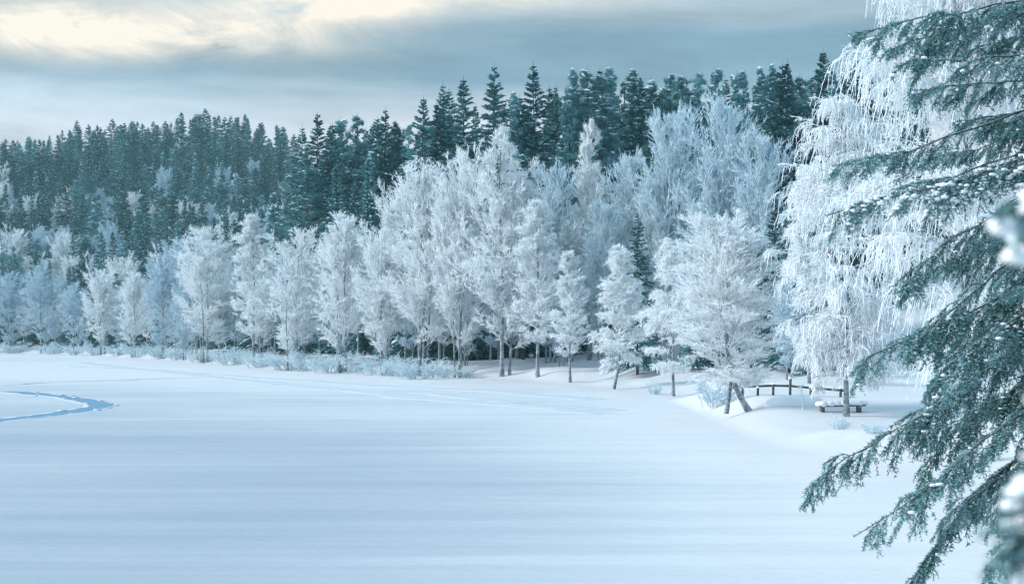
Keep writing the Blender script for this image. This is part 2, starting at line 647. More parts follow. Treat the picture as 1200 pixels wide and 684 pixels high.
def track(name, pts, width, depth_mat, berm=.05, step=.5, seed=0):
    """a run of churned snow: low thrown-up edges and a trough between them"""
    P = np.array([lake_pt(*p) for p in pts])
    for _ in range(3):      # Chaikin rounding
        a = P[:-1] * .75 + P[1:] * .25
        b = P[:-1] * .25 + P[1:] * .75
        P = np.concatenate([P[:1], np.stack([a, b], 1).reshape(-1, 2), P[-1:]])
    L = np.concatenate([[0], np.cumsum(np.hypot(*np.diff(P, axis=0).T))])
    n = max(8, int(L[-1] / step))
    u = np.linspace(0, L[-1], n)
    C = np.stack([np.interp(u, L, P[:, 0]), np.interp(u, L, P[:, 1])], -1)
    T = nrm(np.gradient(C, axis=0))
    S = np.stack([-T[:, 1], T[:, 0]], -1)
    prof = np.array([(-1.35, -.03), (-1.1, berm), (-.85, berm * .5), (-.6, .012), (-.25, .02), (0, .012), (.25, .02), (.6, .012), (.85, berm * .5), (1.1, berm), (1.35, -.03)])
    k = len(prof)
    r = np.random.default_rng(seed)
    wv = (1 + .35 * (vnoise(u / 2.5, u * 0, seed) - .5))[:, None] * width / 2
    off = prof[None, :, 0] * wv + (r.random((n, k)) - .5) * .12 * width
    XY = C[:, None] + S[:, None] * off[..., None]
    base = hgt(XY[..., 0].ravel(), XY[..., 1].ravel()).reshape(n, k)
    Z = base + prof[None, :, 1] + (r.random((n, k)) - .35) * .03 + .012
    endf = sstep(0, 3, np.minimum(u, L[-1] - u))[:, None]
    Z = base + (Z - base) * endf - .05 * (1 - endf)
    Z[:, 0] = base[:, 0] - .04
    Z[:, -1] = base[:, -1] - .04
    V = np.concatenate([XY, Z[..., None]], -1)
    i = np.arange(n - 1)[:, None] * k
    j = np.arange(k - 1)
    q = np.stack(np.broadcast_arrays(i + j, i + j + 1, i + k + j + 1, i + k + j), -1).reshape(-1, 4)
    m = np.tile(np.where((j >= 2) & (j <= k - 4), 1, 0), n - 1)
    if np.cross(np.append(S[0], 0), np.append(T[0], 0))[2] < 0:
        q = q[:, ::-1]
    g = Geo()
    g.add(V, quads=q, m=m)
    o = link(name, g.mesh(name, [M['packed'], M[depth_mat]], True))
    o['kind'] = 'structure'
    if depth_mat == 'slush':
        k_ = r.integers(0, n, 45)
        e_ = r.choice([-1, 1], 45) * r.normal(.78, .22, 45)
        xy = C[k_] + S[k_] * (e_ * width / 2)[:, None] + r.normal(0, .1, (45, 2))
        g = Geo()
        hs_ = (.05 + .14 * r.random(45) ** 3)[:, None] * np.array([1.3, 1.3, .45])
        g.blobs(np.column_stack([xy, hgt(xy[:, 0], xy[:, 1]) + .02]), hs_, 0, .5, small=True)
        link('snow_chunks', g.mesh('snow_chunks', [M['packed']], True), o)['kind'] = 'stuff'
    return o


track('slushy_snowmobile_track', [(-60, 497), (0, 492.5), (60, 485), (105, 480), (122, 476), (112, 471), (70, 464), (20, 460), (-60, 456)], 1.35, 'slush', .02, .5, 1)
track('ski_track', [(-60, 454), (0, 451), (90, 446.5), (195, 443), (260, 442)], 1.3, 'packed', .02, .6, 2)
track('ski_track', [(-60, 482), (0, 480.5), (66, 479.5)], .5, 'packed', .02, .5, 3)
track('trodden_shore_trail', [(90, 424), (190, 436), (300, 447), (380, 455), (480, 465), (590, 474), (690, 480), (760, 483)], 1.7, 'packed', .025, .5, 4)
track('ski_track', [(60, 428), (170, 433), (260, 440), (400, 449), (520, 456), (640, 463), (720, 470)], 1.4, 'packed', .02, .5, 5)
track('ski_track', [(400, 459), (500, 461), (545, 465), (620, 475), (680, 484), (740, 489)], 1.2, 'packed', .02, .5, 6)


# ------------------------------------------------------------------ tree prototypes
D = math.radians


def curve(o, az, el0, el1, L, K, wob=.15, pw=1.0):
    n = len(o)
    u = np.linspace(0, 1, K)
    el = el0[:, None] + (el1 - el0)[:, None] * u[None] ** pw
    a = az[:, None] + np.cumsum(rng.normal(0, wob, (n, K)), 1)
    el = el + rng.normal(0, wob * .6, (n, K))
    d = np.stack([np.cos(el) * np.cos(a), np.cos(el) * np.sin(a), np.sin(el)], -1)
    st = d[:, :-1] * (L / (K - 1))[:, None, None]
    return np.concatenate([o[:, None], o[:, None] + np.cumsum(st, 1)], 1)


def samp(P, u):
    """points and tangents on polylines P (n,K,3) at u (n,m)"""
    n, K, _ = P.shape
    x = np.clip(u, 0, .9999) * (K - 1)
    i = x.astype(int)
    f = (x - i)[..., None]
    r_ = np.arange(n)[:, None]
    a, b = P[r_, i], P[r_, i + 1]
    return a + (b - a) * f, nrm(b - a)


def U(a, b, *shape):
    return a + (b - a) * rng.random(shape)


def rdir(n):
    return nrm(rng.normal(0, 1, (n, 3)))


def taper(r0, r1, K):
    return r0[:, None] * (1 - np.linspace(0, 1, K)[None]) + np.broadcast_to(r1, r0.shape)[:, None] * np.linspace(0, 1, K)[None]


DIMS = {}


def gen_birch(H=10., W=2.2, cb=.14, n=64, el=(45, 74), droop=22, shape=(.3, .7), lean=0., kink=0., hang=0., sub=11, third=6, twl=6, stems=1, frost='frost',
              tl=(.13, .30), tr=(.010, .016), hangL=(.5, 1.4), rtr=.0085, up=1.0, spread=.07):
    """frosted birch 10 m tall: trunks, limbs, and rimed twigs as the crown"""
    wood, limb, crown = [], Geo(), Geo()
    for s_ in range(stems):
        K = 16
        u = np.linspace(0, 1, K)
        hh = H * (1 if s_ == 0 else U(.70, .93, 1)[0])
        T = np.zeros((1, K, 3))
        T[0, :, 2] = u * hh
        ph = U(0, 6.28, 3)
        T[0, :, 0] = lean * hh * u * (1.3 - .5 * u) + kink * hh * (1 - np.exp(-7 * u)) + .010 * hh * np.sin(u * 7 + ph[0]) * u
        T[0, :, 1] = .010 * hh * np.sin(u * 6 + ph[1]) * u
        if s_:
            off = np.array([np.cos(ph[2]), np.sin(ph[2])])
            T[0, :, :2] += off * (H * spread * U(.4, 1, 1)[0]) + (off * hh * .05 * U(.3, 1.2, 1)[0])[None] * u[:, None]
        r0 = rtr * hh * (1 if s_ == 0 else .8)
        R = np.maximum(r0 * (1 - u) ** .9 + .004 + r0 * .5 * np.exp(-u * 40), .006)
        T[0, 0, 2] = -.25
        g_ = Geo()
        g_.tubes(T, R[None], 8)
        wood.append(('trunk', g_.mesh('birch_trunk', [M['birch_bark']], True)))
        nn = n if stems == 1 else (int(n * .6) if s_ == 0 else int(n * .4 / (stems - 1)))
        t = np.sort(U(0, 1, nn)) ** 1.05
        o, _ = samp(T, (cb + (1 - cb) * t * .97)[None])
        o = o[0]
        az = np.arange(nn) * 2.39996 + U(-.4, .4, nn)
        pr = np.minimum(1, (t / shape[0] * .55 + .45)) * np.maximum(0, 1 - t) ** shape[1]
        pr = pr / pr.max()
        Wd = W * (1 if s_ == 0 else .8)
        e0 = D(el[0]) + (D(el[1]) - D(el[0])) * t ** .7 + U(-.14, .14, nn)
        e1 = e0 - D(droop) * U(.5, 1.3, nn)
        L = Wd * pr * U(.72, 1.15, nn) * .8 / np.maximum(.36, np.cos((e0 + e1) / 2)) + .10
        PL = curve(o, az, e0, e1, L, 8, .09)
        limb.tubes(PL, taper(.0045 * L + .009, .005, 8), 4)
        # second order
        uu = U(.10, 1, nn, sub)
        Ps, Ts = samp(PL, uu)
        Ls = (L[:, None] * (.40 * (1 - uu) + .16) * U(.6, 1.25, nn, sub)).ravel() + .1
        Ps, Ts = Ps.reshape(-1, 3), Ts.reshape(-1, 3)
        kp = rng.random(len(Ps)) < np.clip(np.repeat(L, sub) / (.6 * L.max()), .3, 1)
        Ps, Ts, Ls = Ps[kp], Ts[kp], Ls[kp]
        m2 = len(Ps)
        a2 = np.arctan2(Ts[:, 1], Ts[:, 0]) + np.where(rng.random(m2) < .5, -1, 1) * U(.2, 1.2, m2)
        e2 = np.arcsin(np.clip(Ts[:, 2], -1, 1)) + U(-.45, .35, m2)
        P2 = curve(Ps, a2, e2, e2 - D(droop) * U(.3, 1.4, m2), Ls, 5, .12)
        limb.tubes(P2, taper(.003 * Ls + .005, .003, 5), 3)
        # third order: rimed shoots
        P3, T3 = samp(P2, U(.1, 1, m2, third))
        P3, T3 = P3.reshape(-1, 3), T3.reshape(-1, 3)
        m3 = len(P3)
        a3 = np.arctan2(T3[:, 1], T3[:, 0]) + U(-1.2, 1.2, m3)
        e3 = np.arcsin(np.clip(T3[:, 2], -1, 1)) + U(-.5, .6, m3) * up
        L3 = np.repeat(Ls, third) * U(.2, .42, m3) + .08
        e3b = e3 - U(.1, .7, m3)
        hg = rng.random(m3) < hang
        if hang > 0:
            e3 = np.where(hg, U(-.9, .1, m3), e3)
            e3b = np.where(hg, -1.52, e3b)
            L3 = np.where(hg, U(*hangL, m3) * np.minimum(1, (P3[:, 2] - .2) / 2.2).clip(.15, 1), L3)
        P3c = curve(P3, a3, e3, e3b, L3, 4, .10, .3 if hang > .3 else 1.0)
        P3c[..., 2] = np.maximum(P3c[..., 2], .12)
        if hang > 0:
            crown.tubes(P3c[hg], taper(np.full(int(hg.sum()), tr[1]), tr[0] * .5, 4), 3)
        crown.spikes(P3c[~hg, 0], P3c[~hg, -1], tr[1])
        # rimed twiglets
        P4, T4 = samp(P3c, U(.05, 1, m3, twl))
        P4, T4 = P4.reshape(-1, 3), T4.reshape(-1, 3)
        d4 = nrm(T4 * .9 + rdir(len(P4)) * .75 + np.array([0, 0, .38 * up - .5 * (hang > .3)]))
        crown.spikes(P4, P4 + d4 * U(*tl, len(P4))[:, None], U(tr[0], tr[1], len(P4)) * 1.1)
    zz = np.concatenate(crown.v)
    res = wood + [('limbs', limb.mesh('birch_limbs', [M['twig_bark']])), ('crown', crown.mesh('birch_crown', [M[frost]]))]
    c0 = np.median(zz[:, :2], 0)
    DIMS[id(res)] = (np.percentile(zz[:, 2], 99.85), np.percentile(np.abs(zz[:, 0] - c0[0]), 99))
    return res


def gen_spruce(H=20., R=2.3, whorl=60, irr=.35, snow=.6, bare=.05, spk=20):
    trunk, crown = Geo(), Geo()
    K = 10
    u = np.linspace(0, 1, K)
    T = np.zeros((1, K, 3))
    T[0, :, 2] = u * H
    T[0, 0, 2] = -.4
    trunk.tubes(T, (.0085 * H * (1 - u) + .015)[None], 7)
    nb = whorl * 7
    t = np.sort(U(0, 1, nb))
    t = np.round(t * whorl) / whorl + U(-.008, .008, nb)
    t = np.clip(t, 0, .995)
    az = U(0, 6.283, nb)
    ir = 1 + irr * (vnoise(az / 1.1 + 10, t * 9, int(H * 7)) - .5) * 2
    L = (R * (1 - t) ** .82 * U(.7, 1.15, nb) * ir * np.minimum(1, t / .06 + .55) + .12)
    o = np.zeros((nb, 3))
    o[:, 2] = H * (bare + (1 - bare) * t)
    e0 = D(-8) + D(45) * t ** 3 + U(-.1, .1, nb)
    e1 = D(-42) + D(70) * t ** 2
    P = curve(o, az, e0, e1 * np.ones(nb), L, 5, .05, 1)
    P[:, -1, 2] += L * .05
    us = np.concatenate([U(.1, 1, nb, spk - 1), np.full((nb, 1), .8)], 1)
    B, Tn = samp(P, us)
    B, Tn = B.reshape(-1, 3), Tn.reshape(-1, 3)
    S = nrm(np.cross(Tn, np.array([0, 0, 1.0])))
    sgn = U(-1, 1, len(B))[:, None]
    d = nrm(Tn * .8 + S * sgn + np.array([0, 0, -.45]) + rdir(len(B)) * .3)
    l = np.repeat(L, spk) * U(.14, .36, len(B)) + .10
    crown.spikes(B, B + d * l[:, None], (.045 + .03 * rng.random(len(B))) * np.repeat(np.minimum(1, .35 + L / 1.2), spk))
    crown.spikes(np.array([[0, 0, H * .975]]), np.array([[0, 0, H * 1.025]]), .06)
    # snow pads
    k = 2
    us = U(.3, .95, nb, k)
    B, Tn = samp(P, us)
    keep = (rng.random(nb * k) < snow * np.repeat(.55 + .9 * vnoise(az * 1.5, t * 14, 3), k))
    B, Tn = B.reshape(-1, 3)[keep], Tn.reshape(-1, 3)[keep]
    ll = np.repeat(L, k)[keep]
    hs = np.stack([ll * U(.10, .24, len(ll)) + .06, ll * U(.04, .09, len(ll)) + .06, U(.04, .10, len(ll))], -1) * np.minimum(1, .3 + ll / 1.4)[:, None]
    hs = np.minimum(hs, np.array([.42, .2, .09]))
    crown.octs(B + np.array([0, 0, .04]) + rdir(len(B)) * .12 * np.minimum(1, ll)[:, None], Tn + rdir(len(B)) * .25, hs, 1)
    return [('trunk', trunk.mesh('spruce_trunk', [M['conifer_bark']], True)), ('crown', crown.mesh('spruce_crown', [M['needle'], M['tree_snow']]))]


def gen_pine(H=20., R=2.5, cb=.42, nb=85, snow=.3, cone=.6):
    trunk, crown = Geo(), Geo()
    K = 12
    u = np.linspace(0, 1, K)
    T = np.zeros((1, K, 3))
    ph = U(0, 6, 2)
    T[0, :, 2] = u * H * .97
    T[0, :, 0] = .012 * H * np.sin(u * 5 + ph[0]) * u
    T[0, :, 1] = .012 * H * np.sin(u * 4 + ph[1]) * u
    T[0, 0, 2] = -.4
    trunk.tubes(T, (.0095 * H * (1 - u) + .02)[None], 7)
    t = np.sort(U(0, 1, nb))
    o, _ = samp(T, (cb + (1 - cb) * t)[None])
    o = o[0]
    az = np.arange(nb) * 2.4 + U(-.5, .5, nb)
    pr = np.minimum(1, t / .25 + .45) * (1 - t) ** cone
    L = R * pr / pr.max() * U(.45, 1.25, nb) + .25
    e0 = D(5) + D(45) * t + U(-.2, .2, nb)
    P = curve(o, az, e0, e0 + D(20) * U(-1, 1, nb), L, 5, .15)
    crown.tubes(P, taper(.015 * L + .02, .012, 5), 3, m=2)
    k = 5
    us = U(.3, 1, nb, k)
    us[:, 0] = 1
    C, Tn = samp(P, us)
    tf = np.repeat(.45 + .55 * np.minimum(1, L / (R * .6)), k)
    C = C.reshape(-1, 3) + rng.normal(0, .20, (nb * k, 3)) * np.array([1, 1, .6]) * tf[:, None]
    q = 24
    d = rdir(len(C) * q) + np.array([0, 0, .35]) + np.repeat(Tn.reshape(-1, 3), q, 0) * .35
    tq = np.repeat(tf, q)[:, None]
    B = np.repeat(C, q, 0) + rdir(len(C) * q) * .18 * tq
    crown.spikes(B, B + nrm(d) * U(.25, .6, len(B))[:, None] * tq, U(.018, .038, len(B)))
    crown.spikes(T[0, -3:-1], np.array([[T[0, -1, 0], T[0, -1, 1], H * 1.01]] * 2), .07)
    keep = rng.random(len(C)) < snow
    B = C[keep] + np.array([0, 0, .22])
    hs = np.stack([U(.15, .4, len(B)), U(.12, .25, len(B)), U(.04, .1, len(B))], -1)
    crown.octs(B, rdir(len(B)) * np.array([1, 1, .15]), hs, 1)
    return [('trunk', trunk.mesh('pine_trunk', [M['conifer_bark']], True)), ('crown', crown.mesh('pine_crown', [M['pine_needle'], M['tree_snow'], M['conifer_bark']]))]


def gen_shrub(H=2.0, W=1.5, n=26, frost='frost_mid'):
    stems, tw = Geo(), Geo()
    o = np.concatenate([rng.normal(0, W * .28, (n, 2)), np.full((n, 1), -.1)], 1)
    az = np.arctan2(o[:, 1], o[:, 0]) + U(-.8, .8, n)
    e0 = U(D(50), D(88), n)
    L = H * U(.6, 1.15, n)
    P = curve(o, az, e0, e0 - U(.1, .9, n), L, 6, .1)
    stems.tubes(P, taper(np.full(n, .02), .008, 6), 3)
    m = 14
    P2, T2 = samp(P, U(.15, 1, n, m))
    P2, T2 = P2.reshape(-1, 3), T2.reshape(-1, 3)
    d = nrm(T2 * .6 + rdir(len(P2)) * .8)
    l = U(.25, .6, len(P2)) * H * .4
    az2 = np.arctan2(d[:, 1], d[:, 0])
    e2 = np.arcsin(np.clip(d[:, 2], -1, 1))
    P2c = curve(P2, az2, e2, e2 - .5, l, 4, .15)
    tw.tubes(P2c, taper(np.full(len(P2), .014), .006, 4), 3)
    P3, T3 = samp(P2c, U(.1, 1, len(P2c), 9))
    P3, T3 = P3.reshape(-1, 3), T3.reshape(-1, 3)
    tw.spikes(P3, P3 + nrm(T3 + rdir(len(P3))) * U(.08, .24, len(P3))[:, None], .014)
    return [('stems', stems.mesh('shrub_stems', [M['twig_bark']])), ('twigs', tw.mesh('shrub_twigs', [M[frost]]))]


def place(proto, name, loc, scale, label, cat, group=None, rz=None, lean=(0, 0)):
    r_ = root(name, loc, label, cat, group, U(0, 6.283, 1)[0] if rz is None else rz, scale, lean)
    for nm, me in proto:
        c_ = link(nm, me, r_)
        if nm in ('limbs', 'stems'):
            c_['kind'] = 'stuff'
    return r_


BIRCH = {
    'cone': gen_birch(W=2.1, cb=.12, n=76, el=(50, 76), droop=13, shape=(.12, .85), stems=2, spread=.04),
    'oval': gen_birch(W=2.3, cb=.13, n=72, el=(53, 77), droop=13, shape=(.35, .6), stems=3),
    'broad': gen_birch(W=2.6, cb=.13, n=76, el=(52, 78), droop=20, shape=(.4, .5), stems=4, spread=.10),
    'slim': gen_birch(W=1.4, cb=.16, n=58, el=(50, 74), droop=14, shape=(.25, .75), stems=1),
    'multi': gen_birch(W=2.1, cb=.12, n=72, el=(53, 78), droop=13, shape=(.35, .6), stems=3, spread=.08),
    'weep': gen_birch(W=2.2, cb=.13, n=64, el=(38, 72), droop=48, shape=(.25, .6), hang=.3, hangL=(.25, .7), up=.6),
    'weep_lean': gen_birch(W=2.0, cb=.11, n=64, el=(34, 70), droop=40, shape=(.15, .65), hang=.2, hangL=(.25, .6), kink=-.05, up=.7),
    'fan': gen_birch(W=1.9, cb=.2, n=72, el=(58, 80), droop=14, shape=(.5, .55), stems=3, frost='frost_mid'),
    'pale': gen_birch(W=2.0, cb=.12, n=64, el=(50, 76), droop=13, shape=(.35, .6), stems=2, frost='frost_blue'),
}
SPRUCE = [gen_spruce(20, 2.8, 60, .45, .4), gen_spruce(20, 2.4, 64, .55, .3), gen_spruce(20, 3.2, 56, .5, .5), gen_spruce(20, 2.7, 60, .65, .6), gen_spruce(20, 3.5, 54, .5, .42)]
PINE = [gen_pine(20, 3.0, .34, 74, .22, 1.2), gen_pine(20, 2.5, .28, 84, .3, 1.35), gen_pine(20, 3.2, .40, 68, .2, .95), gen_pine(20, 2.6, .24, 88, .35, 1.5)]
SHRUB = [gen_shrub(2, 1.6), gen_shrub(2, 2.2, 34), gen_shrub(2, 1.2, 22)]

# ------------------------------------------------------------------ frosted birches along the shore
COVER = np.full(340, 1e9)       # skyline row already covered, per 4 px of width, for pruning hidden forest trees


def cover(px, top, hw):
    a, b = int((px - hw + 80) / 4), int((px + hw + 80) / 4)
    for k in range(max(0, a), min(340, b + 1)):
        x = abs(k * 4 - 80 - px) / max(hw, 1)
        COVER[k] = min(COVER[k], top + x * x * 60)




def birch(px, base, top, hw, proto, label, group=None, Y=None, rz=None):
    if Y is None:
        X, Y, z = ground_px(px, base)
    else:
        X = (px - 600) / F * Y
        z = H1(X, Y)
    ztop = CAMH + (HOR - top) * Y / F
    ph, pw = DIMS[id(BIRCH[proto])]
    s = (ztop - z) / ph
    sx = min(max(hw * Y / F / pw, s * .7), s * 1.22)
    place(BIRCH[proto], 'birch_tree', (X, Y, z), (sx, sx, s), label, 'tree', group, rz)
    cover(px, top + 12, hw * .62)
    return X, Y


GF = 'frosted birches in the front row along the shore'
GB = 'frosted birches standing behind the front row'
front = [
    (718, 456, 288, 33, 'weep_lean', 'white frosted birch on the open shore, just left of the small dark spruce'),
    (789, 464, 280, 36, 'weep', 'drooping white frosted birch on the open bank, right of the small dark spruce'),
    (668, 448, 294, 22, 'slim', 'slim frosted birch with thin bluish crown, first left of the open-shore birches'),
    (630, 442, 235, 30, 'slim', 'tall slim frosted birch with a long pale bare trunk on the shore'),
    (588, 441, 152, 52, 'cone', 'tallest pointed white frosted birch in the middle of the shore row'),
    (540, 441, 170, 34, 'multi', 'tall twin-stemmed frosted birch directly left of the tallest pointed birch'),
    (492, 440, 192, 42, 'oval', 'tall full-crowned frosted birch, second left of the tallest pointed birch'),
    (447, 439, 262, 30, 'multi', 'lower rounded frosted birch tucked against the tall full-crowned birch'),
    (405, 436, 250, 34, 'oval', 'frosted birch with peaked crown between the two rounded shore birches'),
    (348, 432, 268, 40, 'broad', 'broad dome-shaped white frosted birch on the shore, left of centre'),
    (297, 428, 252, 25, 'slim', 'narrow pointed white frosted birch beside the broad dome-shaped birch'),
    (243, 424, 266, 42, 'broad', 'wide bluish-white frosted birch left of the narrow pointed birch'),
]
for a in front:
    birch(*a, group=GF)
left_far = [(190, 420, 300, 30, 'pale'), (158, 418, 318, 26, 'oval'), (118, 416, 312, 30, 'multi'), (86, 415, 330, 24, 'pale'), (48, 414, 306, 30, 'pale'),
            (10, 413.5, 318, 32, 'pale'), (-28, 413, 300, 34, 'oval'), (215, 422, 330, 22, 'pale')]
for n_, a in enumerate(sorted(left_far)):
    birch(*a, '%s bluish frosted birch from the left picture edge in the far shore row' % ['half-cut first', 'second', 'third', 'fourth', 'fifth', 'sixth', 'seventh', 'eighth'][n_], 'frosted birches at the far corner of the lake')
back = [
    (690, 143, 34, 'cone', 128, 'tall pointed frosted birch in the second row, below the pine skyline'),
    (650, 190, 30, 'fan', 122, 'frosted birch filling the gap right of the tallest pointed birch'),
    (735, 178, 30, 'fan', 120, 'frosted birch rising straight behind the small dark spruce'),
    (787, 124, 40, 'fan', 116, 'very tall fan-shaped frosted birch, the left of the pair under the pines'),
    (848, 114, 40, 'fan', 112, 'very tall fan-shaped frosted birch, the right of the pair under the pines'),
    (893, 152, 34, 'fan', 108, 'frosted birch behind the leaning two-stemmed tree, beside the weeping birches'),
    (515, 205, 32, 'cone', 132, 'white frosted birch top showing between the two tall shore birches'),
    (612, 186, 28, 'oval', 128, 'white frosted birch shoulder just right of the tallest pointed birch'),
    (465, 215, 26, 'multi', 140, 'frosted birch peeking out left of the tall full-crowned birch'),
]
for px, top, hw, pr, Y, lab in back:
    birch(px, 0, top, hw, pr, lab, GB, Y)
# thinner trees packed in between, second rows
NICK = [(243, 'wide bluish-white shore birch'), (297, 'narrow pointed shore birch'), (348, 'broad dome-shaped shore birch'), (405, 'peaked shore birch'), (492, 'tall full-crowned shore birch'),
        (540, 'twin-stemmed shore birch'), (588, 'tallest pointed shore birch'), (630, 'birch with the long bare trunk'), (680, 'slim thin-crowned shore birch'), (732, 'birch left of the small dark spruce'), (788, 'drooping birch right of the small dark spruce')]
for px, top, Y in [(420, 285, 152), (375, 300, 158), (322, 300, 176), (275, 300, 190), (225, 310, 205), (560, 250, 134), (665, 250, 122), (710, 235, 118),
                   (760, 215, 118), (520, 320, 128), (640, 320, 120), (475, 300, 134), (440, 310, 140), (395, 318, 146), (350, 322, 158), (305, 325, 172), (575, 300, 126), (605, 290, 126), (545, 345, 121),
                   (262, 330, 186), (205, 335, 212), (172, 335, 235), (138, 338, 255), (100, 340, 275), (65, 335, 290), (28, 338, 300), (655, 345, 114)]:
    birch(px, 0, top, 26, ['slim', 'pale', 'fan', 'multi'][int(px * 7) % 4], 'slender frosted birch packed behind the ' + min(NICK, key=lambda n_: abs(n_[0] - px))[1], 'slender birches filling the rows behind', Y)

# the leaning two-stemmed frosted tree on the bank
X, Y, z = ground_px(880, 481)
lean_tree = gen_birch(W=2.8, cb=.11, n=104, el=(36, 77), droop=15, shape=(.30, .52), kink=-.10, sub=11, third=7, twl=7, tr=(.009, .015), rtr=.012)
hA = (CAMH + (HOR - 250) * Y / F - z) / DIMS[id(lean_tree)][0]
rA = place(lean_tree, 'birch_tree', (X, Y, z), (60 * Y / F / DIMS[id(lean_tree)][1],) * 2 + (hA,), 'round white frosted birch with leaning dark trunk, alone on the bank by the rail', 'tree', GF, rz=0.1)
g = Geo()
K = 10
u = np.linspace(0, 1, K)
P = np.stack([-.95 + .25 * u, .25 - .2 * u, -.2 + 3.0 * u], -1)[None]
g.tubes(P, (.11 * (1 - .6 * u))[None], 8)
link('trunk', g.mesh('second_trunk', [M['birch_bark']], True), rA)
cover(865, 262, 40)

# the small dark spruce among the birches
X, Y, z = (747 - 600) / F * 99, 99.0, H1((747 - 600) / F * 99, 99.0)
sp = (CAMH + (HOR - 248) * Y / F - z) / 20.3
place(gen_spruce(20, 3.6, 50, .3, .45), 'spruce_tree', (X, Y, z), (sp * 1.0, sp * 1.0, sp), 'small dark green spruce dusted with snow, standing among the white birches', 'tree')

# ------------------------------------------------------------------ big weeping birches on the right
X, Y, z = ground_px(992, 488)
sW = (CAMH + (HOR - 92) * Y / F - z) / 10.6
weep1 = gen_birch(W=2.6, cb=.13, n=84, el=(28, 72), droop=70, shape=(.45, .5), hang=.55, hangL=(.2, 1.0), sub=11, third=7, twl=7, tl=(.07, .18), tr=(.0085, .014), rtr=.0085, up=.3)
place(weep1, 'weeping_birch', (X, Y, z), (sW, sW, sW), 'big white weeping birch with hanging frosted strands, its trunk beside the low bench', 'tree', 'weeping birches beside the near spruce')
X2, Y2 = (1132 - 600) / F * 36, 36.0
weep2 = gen_birch(W=2.8, cb=.17, n=66, el=(42, 72), droop=70, shape=(.4, .36), hang=.5, hangL=(.3, 1.3), sub=12, third=9, twl=7, tl=(.06, .16), tr=(.0065, .0105), rtr=.009, up=.3)
place(weep2, 'weeping_birch', (X2, Y2, H1(X2, Y2)), (1.42, 1.42, 1.42), 'tall near weeping birch whose frosted strands reach the top of the picture behind the spruce', 'tree', 'weeping birches beside the near spruce')
for px, top, Y, pr, hw in [(948, 195, 66, 'weep', 34), (922, 330, 72, 'pale', 22)]:
    birch(px, 0, top, hw, pr, {948: 'frosted drooping tree in front of the forest, left edge of the big weeping birch', 922: 'smaller bluish frosted tree behind the rail fence'}[px], 'frosted trees beside the weeping birches', Y)

# ------------------------------------------------------------------ conifer forest behind
SKY = [(-80, 158), (0, 155), (60, 152), (90, 140), (140, 138), (180, 135), (240, 122), (285, 125), (330, 138), (347, 152), (370, 128), (410, 130), (440, 126), (470, 132), (490, 112), (505, 126),
       (523, 96), (545, 92), (575, 74), (600, 102), (630, 74), (650, 98), (668, 72), (690, 74), (715, 72), (740, 74), (760, 88), (780, 77), (820, 77), (850, 70), (880, 72), (905, 70), (920, 70), (940, 82), (965, 62), (1000, 80), (1260, 80)]
SKX, SKYY = np.array([a for a, _ in SKY], float), np.array([b for _, b in SKY], float)
GS = {'hill': 'conifers on the far wooded hill', 'slope': 'conifers on the slope left of the tall birches', 'right': 'conifers behind the white birches'}
LAB = {('spruce', 'hill'): 'distant hazy blue-green spruce on the far wooded hill', ('pine', 'hill'): 'distant hazy pine with rounded crown on the far wooded hill',
       ('spruce', 'slope'): 'snow-dusted narrow spruce in the crowded slope left of the tall birches', ('pine', 'slope'): 'frosted pine with open crown in the crowded slope left of the tall birches',
       ('spruce', 'right'): 'dark pointed spruce in the forest rising behind the white birches', ('pine', 'right'): 'blue-green pine in the forest rising behind the white birches'}
counts = {'spruce': 0, 'pine': 0, 'birch': 0}


DARK = []


def zone(px, Y):
    return 'hill' if Y > 330 else ('slope' if px < 448 else 'right')


def conifer(kind, X, Y, z, h, label=None, pick=None):
    px = 600 + X / Y * F
    zn = zone(px, Y)
    pr = SPRUCE if kind == 'spruce' else PINE
    p = pr[int(rng.integers(len(pr))) if pick is None else pick]
    s = h / 20.4
    wx = s * U(.85, 1.25, 1)[0] * (1.15 if s < .8 else 1) * (1.25 if Y > 330 else 1)
    if label is None:
        label = LAB[kind, zn]
        if zn == 'hill':
            row = HOR + (CAMH - z - h) / Y * F
            label = 'hazy %s %s the far wooded hill, %s the lake corner' % ('blue-green spruce' if kind == 'spruce' else 'round-crowned pine', 'high on' if row < 190 else ('halfway up' if row < 235 else 'low on'), 'above' if px < 170 else 'right of')
        else:
            label = ('snow-dusted spruce' if kind == 'spruce' else 'frosted open-crowned pine') + ' in the forest behind the ' + min(NICK, key=lambda n_: abs(n_[0] - px))[1]
    place(p, kind + '_tree', (X, Y, z), (wx, wx, s), label, 'tree', GS[zn], lean=(U(-.02, .02, 1)[0], U(-.02, .02, 1)[0]))
    counts[kind] += 1
    cover(px, HOR + (CAMH - z - h) / Y * F + 12, max(6, wx * 1.5 * F / Y))


placed = []
BODY = [(px + rng.uniform(-4, 4), rng.uniform(5, 22), rng.uniform(160, 215)) for px in range(646, 1000, 7)] + [(px + rng.uniform(-5, 5), rng.uniform(8, 40), rng.uniform(170, 240)) for px in range(350, 648, 7)] + [(px + rng.uniform(-4, 4), rng.uniform(3, 13), rng.uniform(430, 600)) for px in range(-24, 345, 6)]
for px, top, Y, k in [(905, 225, 92, 's'), (925, 250, 86, 's'), (880, 262, 94, 'p'), (942, 205, 96, 's'), (835, 250, 100, 's'), (812, 330, 96, 's'), (968, 300, 80, 's')]:
    X = (px - 600) / F * Y
    z = H1(X, Y)
    DARK.append((X, Y, z, CAMH + (HOR - top) * Y / F - z, k))
